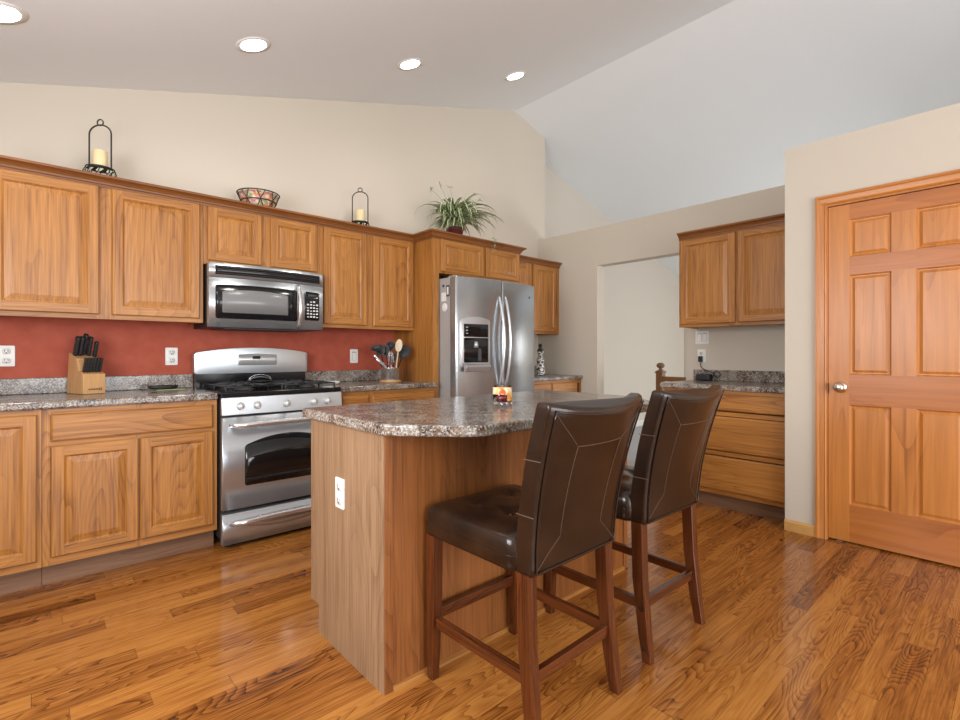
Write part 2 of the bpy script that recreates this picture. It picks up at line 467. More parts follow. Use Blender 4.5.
class MB:
    def __init__(self):
        self.v, self.f, self.mi, self.sm, self.uv = [], [], [], [], {}

    def face(self, idx, mi=0, smooth=False):
        self.f.append(tuple(idx)); self.mi.append(mi); self.sm.append(smooth)

    def box(self, x0, x1, y0, y1, z0, z1, mi=0):
        x0, x1 = min(x0, x1), max(x0, x1); y0, y1 = min(y0, y1), max(y0, y1); z0, z1 = min(z0, z1), max(z0, z1)
        n = len(self.v)
        self.v += [(x0, y0, z0), (x1, y0, z0), (x1, y1, z0), (x0, y1, z0), (x0, y0, z1), (x1, y0, z1), (x1, y1, z1), (x0, y1, z1)]
        for q in ((3, 2, 1, 0), (4, 5, 6, 7), (0, 1, 5, 4), (1, 2, 6, 5), (2, 3, 7, 6), (3, 0, 4, 7)):
            self.face([n + i for i in q], mi)
        return self

    def loft(self, rings, mi=0, cap=True, smooth=True, closed=True):
        n0 = len(self.v); k = len(rings[0])
        for r in rings:
            self.v += [tuple(p) for p in r]
        for i in range(len(rings) - 1):
            for j in range(k if closed else k - 1):
                a = n0 + i * k + j; b = n0 + i * k + (j + 1) % k
                self.face((a, b, b + k, a + k), mi, smooth)
        if cap and closed:
            self.face([n0 + j for j in range(k)][::-1], mi, False)
            self.face([n0 + (len(rings) - 1) * k + j for j in range(k)], mi, False)
        return self

    def lathe(self, prof, c=(0, 0, 0), n=24, mi=0, smooth=True, cap=True):
        rings = []
        for r, z in prof:
            rings.append([(c[0] + r * math.cos(2 * PI * j / n), c[1] + r * math.sin(2 * PI * j / n), c[2] + z) for j in range(n)])
        return self.loft(rings, mi, cap, smooth)

    def tube(self, pts, r, n=8, mi=0, cap=True, closed=False, rs=None):
        pts = [Vector(p) for p in pts]
        rings = []
        N = len(pts)
        prev = None
        for i, p in enumerate(pts):
            if closed:
                t = pts[(i + 1) % N] - pts[i - 1]
            else:
                t = pts[min(i + 1, N - 1)] - pts[max(i - 1, 0)]
            t.normalize()
            if prev is None:
                up = Vector((0, 0, 1)) if abs(t.z) < 0.9 else Vector((1, 0, 0))
                a = t.cross(up).normalized()
            else:
                a = (prev - t * prev.dot(t)).normalized()
            prev = a
            b = t.cross(a)
            rr = rs[i] if rs else r
            rings.append([p + (a * math.cos(2 * PI * j / n) + b * math.sin(2 * PI * j / n)) * rr for j in range(n)])
        if closed:
            rings.append(rings[0])
            return self.loft(rings, mi, False)
        return self.loft(rings, mi, cap)

    def prism(self, poly, axis, a0, a1, mi=0):
        """polygon (u,v) extruded along axis; u,v are the two remaining axes in xyz order"""
        n = len(self.v); k = len(poly)

        def P(u, v, a):
            if axis == 'x': return (a, u, v)
            if axis == 'y': return (u, a, v)
            return (u, v, a)
        for a in (a0, a1):
            self.v += [P(u, v, a) for u, v in poly]
        self.face([n + i for i in range(k)][::-1], mi)
        self.face([n + k + i for i in range(k)], mi)
        for i in range(k):
            j = (i + 1) % k
            self.face((n + i, n + j, n + k + j, n + k + i), mi)
        return self

    def plate(self, x0, x1, zlo, zhi, yf, thick, nx=24, nz=1, r=0.0, mi=0):
        """panel facing -y, front at yf(x), z range zlo(x)..zhi(x), corner radius r"""
        if not callable(zlo): zl0 = zlo; zlo = lambda x: zl0
        if not callable(zhi): zh0 = zhi; zhi = lambda x: zh0
        if not callable(yf): yf0 = yf; yf = lambda x: yf0
        xs = [x0 + (x1 - x0) * (i / nx) for i in range(nx + 1)]
        if r > 0:
            e = [r * (1 - math.cos(PI / 2 * i / 5)) for i in range(6)]
            xs = sorted(set([round(x0 + d, 6) for d in e] + [round(x1 - d, 6) for d in e] + [round(x, 6) for x in xs if x0 + r < x < x1 - r]))

        def cut(x):
            d = min(x - x0, x1 - x)
            if d >= r or r == 0: return 0.0
            return r - math.sqrt(max(0, r * r - (r - d) ** 2))
        n0 = len(self.v)
        for x in xs:
            c = cut(x); a, b = zlo(x) + c, zhi(x) - c
            for k in range(nz + 1):
                self.v.append((x, yf(x), a + (b - a) * k / nz))
            for k in range(nz + 1):
                self.v.append((x, yf(x) + thick, a + (b - a) * k / nz))
        st = 2 * (nz + 1)
        for i in range(len(xs) - 1):
            for k in range(nz):
                a = n0 + i * st + k
                self.face((a, a + st, a + st + 1, a + 1), mi, True)
                a += nz + 1
                self.face((a, a + 1, a + st + 1, a + st), mi, True)
            a = n0 + i * st
            self.face((a, a + nz + 1, a + st + nz + 1, a + st), mi)
            a = n0 + i * st + nz
            self.face((a, a + st, a + st + nz + 1, a + nz + 1), mi)
        for i in (0, len(xs) - 1):
            for k in range(nz):
                a = n0 + i * st + k
                q = (a, a + 1, a + nz + 2, a + nz + 1)
                self.face(q if i == 0 else q[::-1], mi)
        return self

    def build(self, name, mats, parent=None, bevel=0.0, seg=2, recalc=True, angle=40):
        me = bpy.data.meshes.new(name)
        me.from_pydata(self.v, [], self.f)
        if not isinstance(mats, (list, tuple)): mats = [mats]
        for m in mats: me.materials.append(M[m] if isinstance(m, str) else m)
        for p, mi, s in zip(me.polygons, self.mi, self.sm):
            p.material_index = mi; p.use_smooth = s
        if recalc:
            bm = bmesh.new(); bm.from_mesh(me)
            bmesh.ops.recalc_face_normals(bm, faces=bm.faces)
            bm.to_mesh(me); bm.free()
        me.update()
        o = bpy.data.objects.new(name, me)
        COL.objects.link(o)
        if parent: o.parent = parent
        if bevel:
            md = o.modifiers.new('bevel', 'BEVEL')
            md.width = bevel; md.segments = seg; md.limit_method = 'ANGLE'; md.angle_limit = rad(angle)
        return o


def tag(o, label, cat, group=None):
    o['label'] = label; o['category'] = cat
    if group: o['group'] = group
    return o


def thing(name, label, cat, loc=(0, 0, 0), rz=0.0, group=None):
    o = bpy.data.objects.new(name, None)
    o.empty_display_size = 0.1
    COL.objects.link(o)
    o.location = loc; o.rotation_euler = (0, 0, rz)
    return tag(o, label, cat, group)


def struct(o):
    o['kind'] = 'structure'
    return o


def copy_tree(o, label=None, group=None):
    r = o.copy(); COL.objects.link(r)
    if label: r['label'] = label
    if group: r['group'] = group
    for ch in list(o.children):
        c = ch.copy(); COL.objects.link(c); c.parent = r
        for g in list(ch.children):
            d = g.copy(); COL.objects.link(d); d.parent = c
    return r


# ------------------------------------------------------------------ room shell
YW = 3.794            # kitchen cabinet wall
XW = 4.307            # low wall with the opening
XD = 3.63             # pantry wall with the door
RX, RZ, SL, SR = 3.93, 3.81, 0.288, 0.30
XL, YB = -1.0, -3.4
XE, YF = 8.6, 4.13


def cz(x):
    return RZ + SL * (x - RX) if x < RX else RZ - SR * (x - RX)


struct(MB().box(XL - .1, 4.37, YB - .1, YW + .1, -0.05, 0).build('floor', 'floor'))
struct(MB().box(4.37, XE, -0.6, YF, -0.05, -0.001).build('floor_dining', 'carpet'))
# ceiling: two slopes meeting at the ridge
b = MB().prism([(XL - .2, cz(XL - .2)), (RX, RZ), (XE + .1, cz(XE + .1)), (XE + .1, cz(XE + .1) + .1), (RX, RZ + .1), (XL - .2, cz(XL - .2) + .1)], 'y', YB - .1, YF + .12)
struct(b.build('ceiling', 'ceil'))
# cabinet wall (gable)
b = MB().prism([(XL - .1, 0), (4.433, 0), (4.433, cz(4.433)), (RX, RZ), (XL - .1, cz(XL - .1))], 'y', YW, YW + .12)
struct(b.build('wall_back', 'redwall'))
b = MB().prism([(4.30, 0), (XE, 0), (XE, cz(XE)), (4.30, cz(4.30))], 'y', YF, YF + .1)
struct(b.build('wall_dining', 'dining'))
b = MB().box(4.31, 4.433, YW + .12, YF, 0, cz(4.433)).build('wall_return', 'beige'); struct(b)
# low wall with opening, ledge on top
b = MB()
b.box(XW, XW + .12, 2.985, YW, 0, 2.445)
b.box(XW, XW + .12, 1.07, 2.05, 0, 2.445)
b.box(XW, XW + .12, 2.05, 2.985, 2.05, 2.445)
struct(b.build('wall_right', 'beige'))
# pantry box
DY0, DY1, DZ = 0.124, 0.835, 2.042
b = MB()
b.box(XD, XD + .11, DY1 + .02, 1.07, 0, 2.467)
b.box(XD, XD + .11, YB, DY0 - .02, 0, 2.467)
b.box(XD, XD + .11, DY0 - .02, DY1 + .02, DZ + .02, 2.467)
b.box(XD + .11, XW + .12, 0.96, 1.07, 0, 2.467)
b.box(XD + .11, XW + .12, YB, 0.96, 2.40, 2.467)
b.box(XD + .9, XD + .95, YB, 0.96, 0, 2.40)
struct(b.build('wall_pantry', 'beige'))
# walls behind the camera and in the dining room
b = MB()
b.box(XL - .1, XL, YB, 0.45, 0, 2.6); b.box(XL - .1, XL, 1.95, YW, 0, 2.6)
b.box(XL - .1, XL, 0.45, 1.95, 0, 1.05); b.box(XL - .1, XL, 0.45, 1.95, 2.05, 2.6)
struct(b.build('wall_left', 'beige'))
b = MB()
b.prism([(XL - .1, 0), (-0.5, 0), (-0.5, cz(-0.5)), (XL - .1, cz(XL - .1))], 'y', YB - .1, YB)
b.prism([(2.9, 0), (4.43, 0), (4.43, cz(4.43)), (RX, RZ), (2.9, cz(2.9))], 'y', YB - .1, YB)
b.prism([(-0.5, 2.3), (2.9, 2.3), (2.9, cz(2.9)), (-0.5, cz(-0.5))], 'y', YB - .1, YB)
struct(b.build('wall_front', 'beige'))
struct(MB().box(XE, XE + .1, -0.6, YF, 0, cz(XE)).build('wall_dining_end', 'beige'))
b = MB()
b.prism([(4.43, 0), (5.5, 0), (5.5, cz(5.5)), (4.43, cz(4.43))], 'y', -0.6, -0.5)
b.prism([(5.5, 2.3), (8.5, 2.3), (8.5, cz(8.5)), (5.5, cz(5.5))], 'y', -0.6, -0.5)
b.box(8.5, XE, -0.6, -0.5, 0, cz(XE))
struct(b.build('wall_dining_front', 'beige'))
struct(MB().box(4.43, 4.5, YB, -0.5, 2.0, cz(4.5)).build('wall_gap', 'beige'))


def window(name, x0, x1, y0, y1, z0, z1, axis):
    b = MB(); t = .05
    if axis == 'y':
        b.box(x0, x0 + t, y0, y1, z0, z1); b.box(x1 - t, x1, y0, y1, z0, z1)
        b.box(x0, x1, y0, y1, z0, z0 + t); b.box(x0, x1, y0, y1, z1 - t, z1)
        xm = (x0 + x1) / 2; b.box(xm - t / 2, xm + t / 2, y0, y1, z0, z1)
    else:
        b.box(x0, x1, y0, y0 + t, z0, z1); b.box(x0, x1, y1 - t, y1, z0, z1)
        b.box(x0, x1, y0, y1, z0, z0 + t); b.box(x0, x1, y0, y1, z1 - t, z1)
        ym = (y0 + y1) / 2; b.box(x0, x1, ym - t / 2, ym + t / 2, z0, z1)
    return struct(b.build(name, 'white'))


window('fill_window_1', -0.5, 2.9, YB - .09, YB - .03, 0.02, 2.3, 'y')  # made-up window frame around the added fill lamp behind the camera
window('fill_window_2', XL - .09, XL - .03, 0.45, 1.95, 1.05, 2.05, 'x')  # unseen left-wall frame, made up to hold the second fill lamp
window('window_3', 5.5, 8.5, -0.59, -0.53, 0.02, 2.3, 'y')

# baseboards
struct(MB().prism([(XD - .014, 0), (XD, 0), (XD, .07), (XD - .006, .07), (XD - .014, .058)], 'y', .893, 1.07).build('baseboard_pantry', 'base_y'))
struct(MB().prism([(XD - .014, 0), (XD, 0), (XD, .07), (XD - .006, .07), (XD - .014, .058)], 'y', YB, DY0 - .06).build('baseboard_right', 'base_y'))
struct(MB().box(4.44, XE, YF - .014, YF, 0, .09).build('baseboard_dining', 'white', bevel=.004))


# ------------------------------------------------------------------ raised panel door meshes
def ring(x0, x1, z0, z1, y):
    return [(x0, y, z0), (x1, y, z0), (x1, y, z1), (x0, y, z1)]


def raised(b, x0, x1, z0, z1, yf, th=.019, st=.049, rail=None, depth=.008, slope=.03, edge=.005, miv=0, mih=1):
    """raised-panel cabinet door, front at yf facing -y; stiles run full height"""
    rl = rail or st
    n = len(b.v)
    R = [ring(x0, x1, z0, z1, yf + th), ring(x0, x1, z0, z1, yf + edge), ring(x0 + edge, x1 - edge, z0 + edge, z1 - edge, yf)]
    xi0, xi1, zi0, zi1 = x0 + st, x1 - st, z0 + rl, z1 - rl
    R.append(ring(xi0, xi1, zi0, zi1, yf))
    o = .004
    R.append(ring(xi0 + o, xi1 - o, zi0 + o, zi1 - o, yf + depth * .45))
    o = .010
    R.append(ring(xi0 + o, xi1 - o, zi0 + o, zi1 - o, yf + depth))
    o = .010 + slope
    R.append(ring(xi0 + o, xi1 - o, zi0 + o, zi1 - o, yf + .0015))
    for r in R: b.v += r
    # back, outer side, front edge chamfer
    b.face((n + 3, n + 2, n + 1, n), miv)
    for a in (0, 1):
        for j in range(4):
            k = (j + 1) % 4
            b.face((n + 4 * a + j, n + 4 * a + k, n + 4 * a + 4 + k, n + 4 * a + 4 + j), mih if j in (0, 2) else miv)
    # frame: extra verts so stiles run through
    q = len(b.v)
    b.v += [(xi0, yf, z0 + edge), (xi1, yf, z0 + edge), (xi1, yf, z1 - edge), (xi0, yf, z1 - edge)]
    A = n + 8; B = n + 12
    b.face((A + 0, q + 0, B + 0, B + 3, q + 3, A + 3), miv)
    b.face((q + 1, A + 1, A + 2, q + 2, B + 2, B + 1), miv)
    b.face((q + 0, q + 1, B + 1, B + 0), mih)
    b.face((B + 3, B + 2, q + 2, q + 3), mih)
    for a in (3, 4, 5):
        for j in range(4):
            k = (j + 1) % 4
            b.face((n + 4 * a + j, n + 4 * a + k, n + 4 * a + 4 + k, n + 4 * a + 4 + j), miv)
    b.face((n + 24, n + 25, n + 26, n + 27), miv)
    return b


def slab(b, x0, x1, z0, z1, yf, th=.019, e=.009, d=.007, mi=0):
    """drawer front with a routed edge"""
    R = [ring(x0, x1, z0, z1, yf + th), ring(x0, x1, z0, z1, yf + d), ring(x0 + e * .5, x1 - e * .5, z0 + e * .5, z1 - e * .5, yf + d * .35), ring(x0 + e, x1 - e, z0 + e, z1 - e, yf)]
    return b.loft(R, mi, True, False)


def cab_body(parent, W, z0, z1, depth, stiles, rails, toe=False, st=.04, side_mat='oak_z'):
    """carcass plus face frame; local x 0..W, face at y=0, depth to +y"""
    b = MB(); t = .016
    lz = z0 + .02
    b.box(0, t, .019, depth, z0, z1 - .001)
    b.box(W - t, W, .019, depth, z0, z1 - .001)
    b.box(t, W - t, .019, depth, lz, lz + t)
    b.box(t, W - t, .019, depth, z1 - t - .001, z1 - .001)
    b.box(t, W - t, depth - .008, depth, lz + t, z1 - t - .001)
    b.build('carcass', side_mat, parent)
    f = MB()
    for x0, x1 in stiles: f.box(x0, x1, 0, .019, z0, z1, 0)
    for zz0, zz1 in rails:
        xs = sorted(stiles)
        for i in range(len(xs) - 1):
            f.box(xs[i][1], xs[i + 1][0], .0005, .019, zz0, zz1, 1)
    f.build('face_frame', ['oak_z', 'oak_x'], parent)
    if toe:
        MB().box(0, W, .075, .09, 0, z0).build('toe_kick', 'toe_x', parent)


def add_door(parent, x0, x1, z0, z1, **k):
    b = MB(); raised(b, x0, x1, z0, z1, -.02, **k)
    return b.build('door', ['oak_z', 'oak_x'], parent)


def add_drawer(parent, x0, x1, z0, z1, mat='oak_x'):
    b = MB(); slab(b, x0, x1, z0, z1, -.02)
    return b.build('drawer_front', mat, parent)


YF_U, YF_B = 3.483, 3.184
ZT, ZB = 2.122, 1.337
# upper cabinets, cabinet wall.  (x0, x1, z0, doors)


def upper(x0, x1, z0, doors, label, yface=YF_U, ztop=2.076, zdoor=None, group=None, **k):
    t = thing('wall_cabinet', label, 'cabinet', (x0, yface, 0), 0, group)
    W = x1 - x0
    d0 = [d[0] - x0 for d in doors]; d1 = [d[1] - x0 for d in doors]
    st = [(0, .035)]
    for i in range(len(doors) - 1):
        st.append((d1[i] - .012, d0[i + 1] + .012))
    st.append((W - .035, W))
    zd = zdoor or z0 + .025
    cab_body(t, W, z0, ZT, YW - .002 - yface, st, [(z0, z0 + .04), (ZT - .06, ZT)])
    for a, c in zip(d0, d1):
        add_door(t, a, c, zd, ztop, **k)
    return t


upper(-.197, .789, ZB, [(-.173, .269), (.325, .767)], 'tall oak wall cabinet above the knife block, leftmost on the red wall')
upper(.791, 1.553, 1.71, [(.814, 1.142), (1.199, 1.529)], 'short two-door oak wall cabinet directly above the microwave', st=.05, slope=.024)
upper(1.555, 2.383, ZB, [(1.579, 1.931), (1.99, 2.362)], 'tall two-door oak wall cabinet between microwave and refrigerator')
upper(3.402, 4.303, ZB + .015, [(3.43, 3.80), (3.868, 4.243)], 'oak wall cabinet in the corner right of the refrigerator')

# refrigerator surround
YFR = 3.22
t = thing('refrigerator_cabinet', 'oak cabinet with full-height side panel boxing in the refrigerator', 'cabinet', (0, 0, 0))
b = MB().box(2.385, 2.403, YFR + .019, YW - .002, 0, ZT)
b.build('side_panel', 'oak_z', t)
b = MB().box(3.384, 3.400, YFR + .019, YW - .002, 1.36, ZT)
b.build('side_panel', 'oak_z', t)
b = MB(); b.box(2.403, 3.384, YFR + .019, YW - .002, 1.80, 1.816); b.box(2.403, 3.384, YFR + .019, YW - .002, ZT - .017, ZT - .001)
b.box(2.403, 3.384, YW - .012, YW - .004, 1.816, ZT - .017)
b.build('carcass', 'oak_x', t)
b = MB()
b.box(2.385, 2.448, YFR, YFR + .019, 0, 1.80, 0); b.box(2.385, 2.475, YFR, YFR + .019, 1.80, ZT, 0); b.box(3.37, 3.40, YFR, YFR + .019, 1.36, ZT, 0)
b.box(2.92, 2.96, YFR, YFR + .019, 1.80, ZT, 0)
for xa, xb in ((2.475, 2.92), (2.96, 3.37)):
    b.box(xa, xb, YFR + .0005, YFR + .019, 1.80, 1.835, 1); b.box(xa, xb, YFR + .0005, YFR + .019, ZT - .06, ZT, 1)
b.build('face_frame', ['oak_z', 'oak_x'], t)
for xa, xb in ((2.458, 2.925), (2.955, 3.375)):
    b = MB(); raised(b, xa, xb, 1.815, 2.076, YFR - .02, st=.046, slope=.024); b.build('door', ['oak_z', 'oak_x'], t)


# crown moulding swept along the cabinet fronts
def sweep(path, prof, mat, name):
    """path in xy (left side = wall); prof list of (out, z)"""
    rings = []
    N = len(path)
    P = [Vector((p[0], p[1])) for p in path]

    def nrm(a, c):
        d = (c - a).normalized(); return Vector((d.y, -d.x))
    for i in range(N):
        if i == 0: m = nrm(P[0], P[1])
        elif i == N - 1: m = nrm(P[-2], P[-1])
        else:
            n1, n2 = nrm(P[i - 1], P[i]), nrm(P[i], P[i + 1])
            m = (n1 + n2) / (1 + n1.dot(n2))
        rings.append([(P[i].x + m.x * o, P[i].y + m.y * o, z) for o, z in prof])
    return MB().loft(rings, 0, True, False).build(name, mat)


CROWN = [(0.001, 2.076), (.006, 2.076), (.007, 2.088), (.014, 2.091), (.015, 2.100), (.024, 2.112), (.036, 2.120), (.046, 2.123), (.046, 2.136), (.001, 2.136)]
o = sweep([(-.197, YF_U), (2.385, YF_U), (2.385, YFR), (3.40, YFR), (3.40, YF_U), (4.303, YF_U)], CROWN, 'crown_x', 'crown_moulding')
tag(o, 'long oak crown moulding with painted-in shade along the cabinets on the red wall', 'moulding')
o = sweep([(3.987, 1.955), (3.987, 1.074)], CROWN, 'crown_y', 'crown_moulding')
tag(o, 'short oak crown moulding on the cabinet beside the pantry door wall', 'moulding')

# base cabinets -----------------------------------------------------------
HB = .874


def base(x0, x1, doors, drawers, label, frame=YF_B, mids=(), rails=(), group=None):
    t = thing('base_cabinet', label, 'cabinet', (x0, frame, 0), 0, group)
    W = x1 - x0
    st = [(0, .03)] + [(m0 - x0, m1 - x0) for m0, m1 in mids] + [(W - .03, W)]
    cab_body(t, W, .114, HB, YW - .003 - frame, st, [(.114, .15), (HB - .04, HB)] + list(rails), toe=True)
    for a, c, z0, z1 in doors: add_door(t, a - x0, c - x0, z0, z1)
    for a, c, z0, z1 in drawers: add_drawer(t, a - x0, c - x0, z0, z1)
    return t


base(-.39, .026, [(-.345, .009, .15, .85)], [], 'oak base cabinet with one full-height door at the left edge')
base(.028, .794, [(.059, .411, .155, .694), (.419, .77, .155, .694)], [(.059, .77, .716, .848)], 'oak base cabinet with one wide drawer over two doors, left of the range', mids=[(.40, .43)], rails=[(.69, .72)])
base(1.557, 1.795, [(1.575, 1.78, .155, .694)], [(1.575, 1.78, .716, .848)], 'narrow oak base cabinet against the right side of the range', rails=[(.69, .72)])
base(1.797, 2.383, [(1.812, 2.36, .155, .694)], [(1.812, 2.36, .716, .848)], 'oak base cabinet with a wide drawer under the utensil crock', rails=[(.69, .72)])
base(3.402, 4.303, [(3.43, 3.80, .155, .694), (3.82, 4.22, .155, .694)], [(3.43, 3.80, .716, .848), (3.82, 4.22, .716, .848)], 'oak base cabinet in the far corner right of the refrigerator', mids=[(3.79, 3.83)], rails=[(.69, .72)])


def counter(x0, x1, label, front=YF_B - .03, splash_right=False):
    t = thing('worktop', label, 'worktop', (0, 0, 0))
    MB().box(x0, x1, front, YW - .001, .876, .914).build('slab', 'granite', t, bevel=.010, seg=3)
    MB().box(x0, x1, YW - .021, YW - .001, .9142, 1.005).build('backsplash', 'granite', t, bevel=.004)
    return t


counter(-.99, .796, 'speckled stone-look worktop carrying the knife block, left of the range')
counter(1.555, 2.383, 'speckled stone-look worktop carrying the utensil crock, right of the range')
counter(3.402, 4.303, 'speckled stone-look worktop under the patterned bottle in the far corner')

# right-hand drawer base and wall cabinet (facing -X)
t = thing('drawer_cabinet', 'oak base cabinet with three stacked drawers beside the pantry wall', 'cabinet', (3.722, 1.955, 0), -PI / 2)
W = 1.955 - 1.074
cab_body(t, W, .114, HB, XW - .003 - 3.722, [(0, .03), (W - .03, W)], [(.114, .15), (.40, .43), (.69, .72), (HB - .04, HB)], toe=True)
for z0, z1 in ((.729, .850), (.437, .686), (.146, .394)):
    add_drawer(t, .02, W - .012, z0, z1)
t = thing('wall_cabinet', 'two-door oak wall cabinet on the beige wall beside the pantry', 'cabinet', (3.987, 1.955, 0), -PI / 2)
cab_body(t, W, 1.360, ZT, XW - .003 - 3.987, [(0, .03), (.435, .48), (W - .03, W)], [(1.357, 1.40), (ZT - .06, ZT)])
add_door(t, .017, .449, 1.382, 2.074)
add_door(t, .466, W - .004, 1.382, 2.074)
t = thing('worktop', 'dark speckled worktop on the three-drawer cabinet by the pantry', 'worktop', (0, 0, 0))
MB().box(3.692, XW - .001, 1.073, 1.975, .876, .914).build('slab', 'granite', t, bevel=.010, seg=3)
MB().box(XW - .021, XW - .001, 1.073, 1.975, .9142, 1.005).build('backsplash', 'granite', t, bevel=.004)

# ------------------------------------------------------------------ pantry door
t = struct(MB().box(XD + .016, XD + .022, DY0 + .002, DY0 + .004, .02, .03).build('door_1', 'pine_z'))
# door leaf built in local frame facing -y, then rotated to face -x


def six_panel():
    b = MB(); W = DY1 - DY0; st = .105; th = .035
    z0, z1 = .012, DZ
    rows = [(.235, .835), (1.017, 1.616), (1.724, 1.950)]
    cols = [(st, .302), (W - .302, W - st)]
    yf = 0
    # stiles, mullion and rails as separate boards
    b.box(0, st, yf, yf + th, z0, z1, 0); b.box(W - st, W, yf, yf + th, z0, z1, 0)
    zz = [z0] + [v for r in rows for v in r] + [z1]
    for i in range(0, len(zz), 2):
        b.box(st, W - st, yf + .0004, yf + th - .0004, zz[i], zz[i + 1], 1)
    for r0, r1 in rows:
        b.box(cols[0][1], cols[1][0], yf + .0004, yf + th - .0004, r0, r1, 0)
        for c0, c1 in cols:
            R = [ring(c0, c1, r0, r1, yf + .0002), ring(c0 + .008, c1 - .008, r0 + .008, r1 - .008, yf + .010), ring(c0 + .013, c1 - .013, r0 + .013, r1 - .013, yf + .0105), ring(c0 + .028, c1 - .028, r0 + .028, r1 - .028, yf + .004)]
            n = len(b.v)
            for rr in R: b.v += rr
            for a in range(3):
                for j in range(4):
                    k = (j + 1) % 4
                    b.face((n + 4 * a + j, n + 4 * a + k, n + 4 * a + 4 + k, n + 4 * a + 4 + j), 0)
            b.face((n + 12, n + 13, n + 14, n + 15), 0)
    return b


leaf = six_panel().build('leaf', ['pine_z', 'pinered_x'], t, recalc=False)
leaf.rotation_euler = (0, 0, -PI / 2); leaf.location = (XD + .012, DY1, 0)
b = MB()
b.box(XD, XD + .11, DY1 + .002, DY1 + .02, 0, DZ + .02); b.box(XD, XD + .11, DY0 - .02, DY0 - .002, 0, DZ + .02)
b.box(XD, XD + .11, DY0 - .002, DY1 + .002, DZ + .004, DZ + .02)
b.build('jamb', 'pine_z', t)
prof = [(0, 0), (.057, 0), (.057, .018), (.045, .018), (.036, .013), (.012, .010), (.006, .012), (0, .008)]


def casing_v(y_in, sgn):
    return MB().prism([(XD - d, y_in + sgn * u) for u, d in prof], 'z', 0, DZ + .014 + .057)


b = casing_v(DY1 + .006, 1); bb = casing_v(DY0 - .006, -1)
b.build('casing', 'pine_z', t); bb.build('casing', 'pine_z', t)
b = MB().prism([(XD - d - .0006, DZ + .014 + u) for u, d in prof], 'y', DY0 - .063, DY1 + .063)
b.build('casing', 'pine_y', t)
k = MB()
k.lathe([(.033, 0), (.033, .004), (.028, .010), (.012, .014), (.011, .032), (.02, .038), (.028, .048), (.029, .058), (.024, .068), (.012, .073), (.001, .074)], n=24)
ko = k.build('knob', 'nickel', t)
ko.rotation_euler = (0, -PI / 2, 0); ko.location = (XD + .012, .772, .940)
MB().box(XD + .004, XD + .012, DY1 - .003, DY1 + .0015, .90, .96).build('strike_plate', 'slot', t)

# ------------------------------------------------------------------ kitchen island
IX0, IX1, IY0, IY1 = .868, 2.36, 1.447, 2.03
t = thing('kitchen_island', 'wooden island cabinet with pale end panel under the speckled top', 'island', (0, 0, 0))
b = MB().prism([(IY0 + .001, 0), (IY1 - .075, 0), (IY1 - .075, .114), (IY1, .114), (IY1, .875), (IY0 + .001, .875)], 'x', IX0, IX0 + .02)
b.build('end_panel', 'end_z', t)
b = MB().prism([(IY0 + .001, 0), (IY1 - .075, 0), (IY1 - .075, .114), (IY1, .114), (IY1, .875), (IY0 + .001, .875)], 'x', IX1 - .02, IX1)
b.build('end_panel', 'end_z', t)
b = MB(); b.box(IX0 + .02, IX1 - .02, IY0 + .004, IY0 + .018, 0, .875); b.build('back_panel', 'island_z', t)
b = MB(); b.box(IX0 + .003, IX0 + .035, IY0 - .003, IY0 + .0005, 0, .875); b.build('corner_post', 'island_z', t, bevel=.002)
b = MB(); b.box(IX1 - .035, IX1 + .001, IY0 - .003, IY0 + .018, 0, .875); b.build('corner_post', 'island_z', t, bevel=.002)
b = MB().prism([(IY0 + .004, 0), (IY0 - .010, 0), (IY0 - .008, .009), (IY0 - .003, .015), (IY0 + .004, .017)], 'x', IX0 + .035, IX1 - .035)
b.build('shoe_moulding', 'oak_x', t)
b = MB(); b.box(IX0 + .02, IX1 - .02, IY1 - .09, IY1 - .075, 0, .114); b.build('toe_kick', 'toe_x', t)
b = MB(); b.box(IX0 + .02, IX1 - .02, IY1 - .019, IY1, .114, .875); b.build('front_frame', 'oak_z', t)
for i in range(3):
    xa = IX0 + .04 + i * .478; 
    b = MB(); raised(b, -(xa + .46), -xa, .15, .69, -.02); o = b.build('door', ['oak_z', 'oak_x'], t); o.rotation_euler = (0, 0, PI); o.location = (0, IY1, 0)
    b = MB(); slab(b, -(xa + .46), -xa, .716, .85, -.02); o = b.build('drawer_front', 'oak_x', t); o.rotation_euler = (0, 0, PI); o.location = (0, IY1, 0)


def rounded_poly(P, R, n=6):
    out = []
    N = len(P)
    for i in range(N):
        p = Vector(P[i]); a = Vector(P[i - 1]) - p; c = Vector(P[(i + 1) % N]) - p
        r = R[i]
        if r == 0: out.append(tuple(p)); continue
        a.normalize(); c.normalize()
        ang = a.angle(c); d = r / math.tan(ang / 2)
        p0, p1 = p + a * d, p + c * d
        for k in range(n + 1):
            s = k / n
            out.append(tuple(p0 * (1 - s) ** 2 + p * 2 * s * (1 - s) + p1 * s * s))
    return out


CX0, CX1, CY0, CY1 = .838, 2.40, 1.172, 2.055
poly = rounded_poly([(CX0, CY1), (CX0, 1.40), (1.045, CY0), (2.16, CY0), (CX1, 1.40), (CX1, CY1)], [.01, .13, .13, .13, .13, .01])
b = MB().prism(poly, 'z', .876, .914)
o = b.build('island_worktop', 'granite', None, bevel=.009, seg=3)
tag(o, 'large speckled stone-look island top with clipped corners', 'worktop')


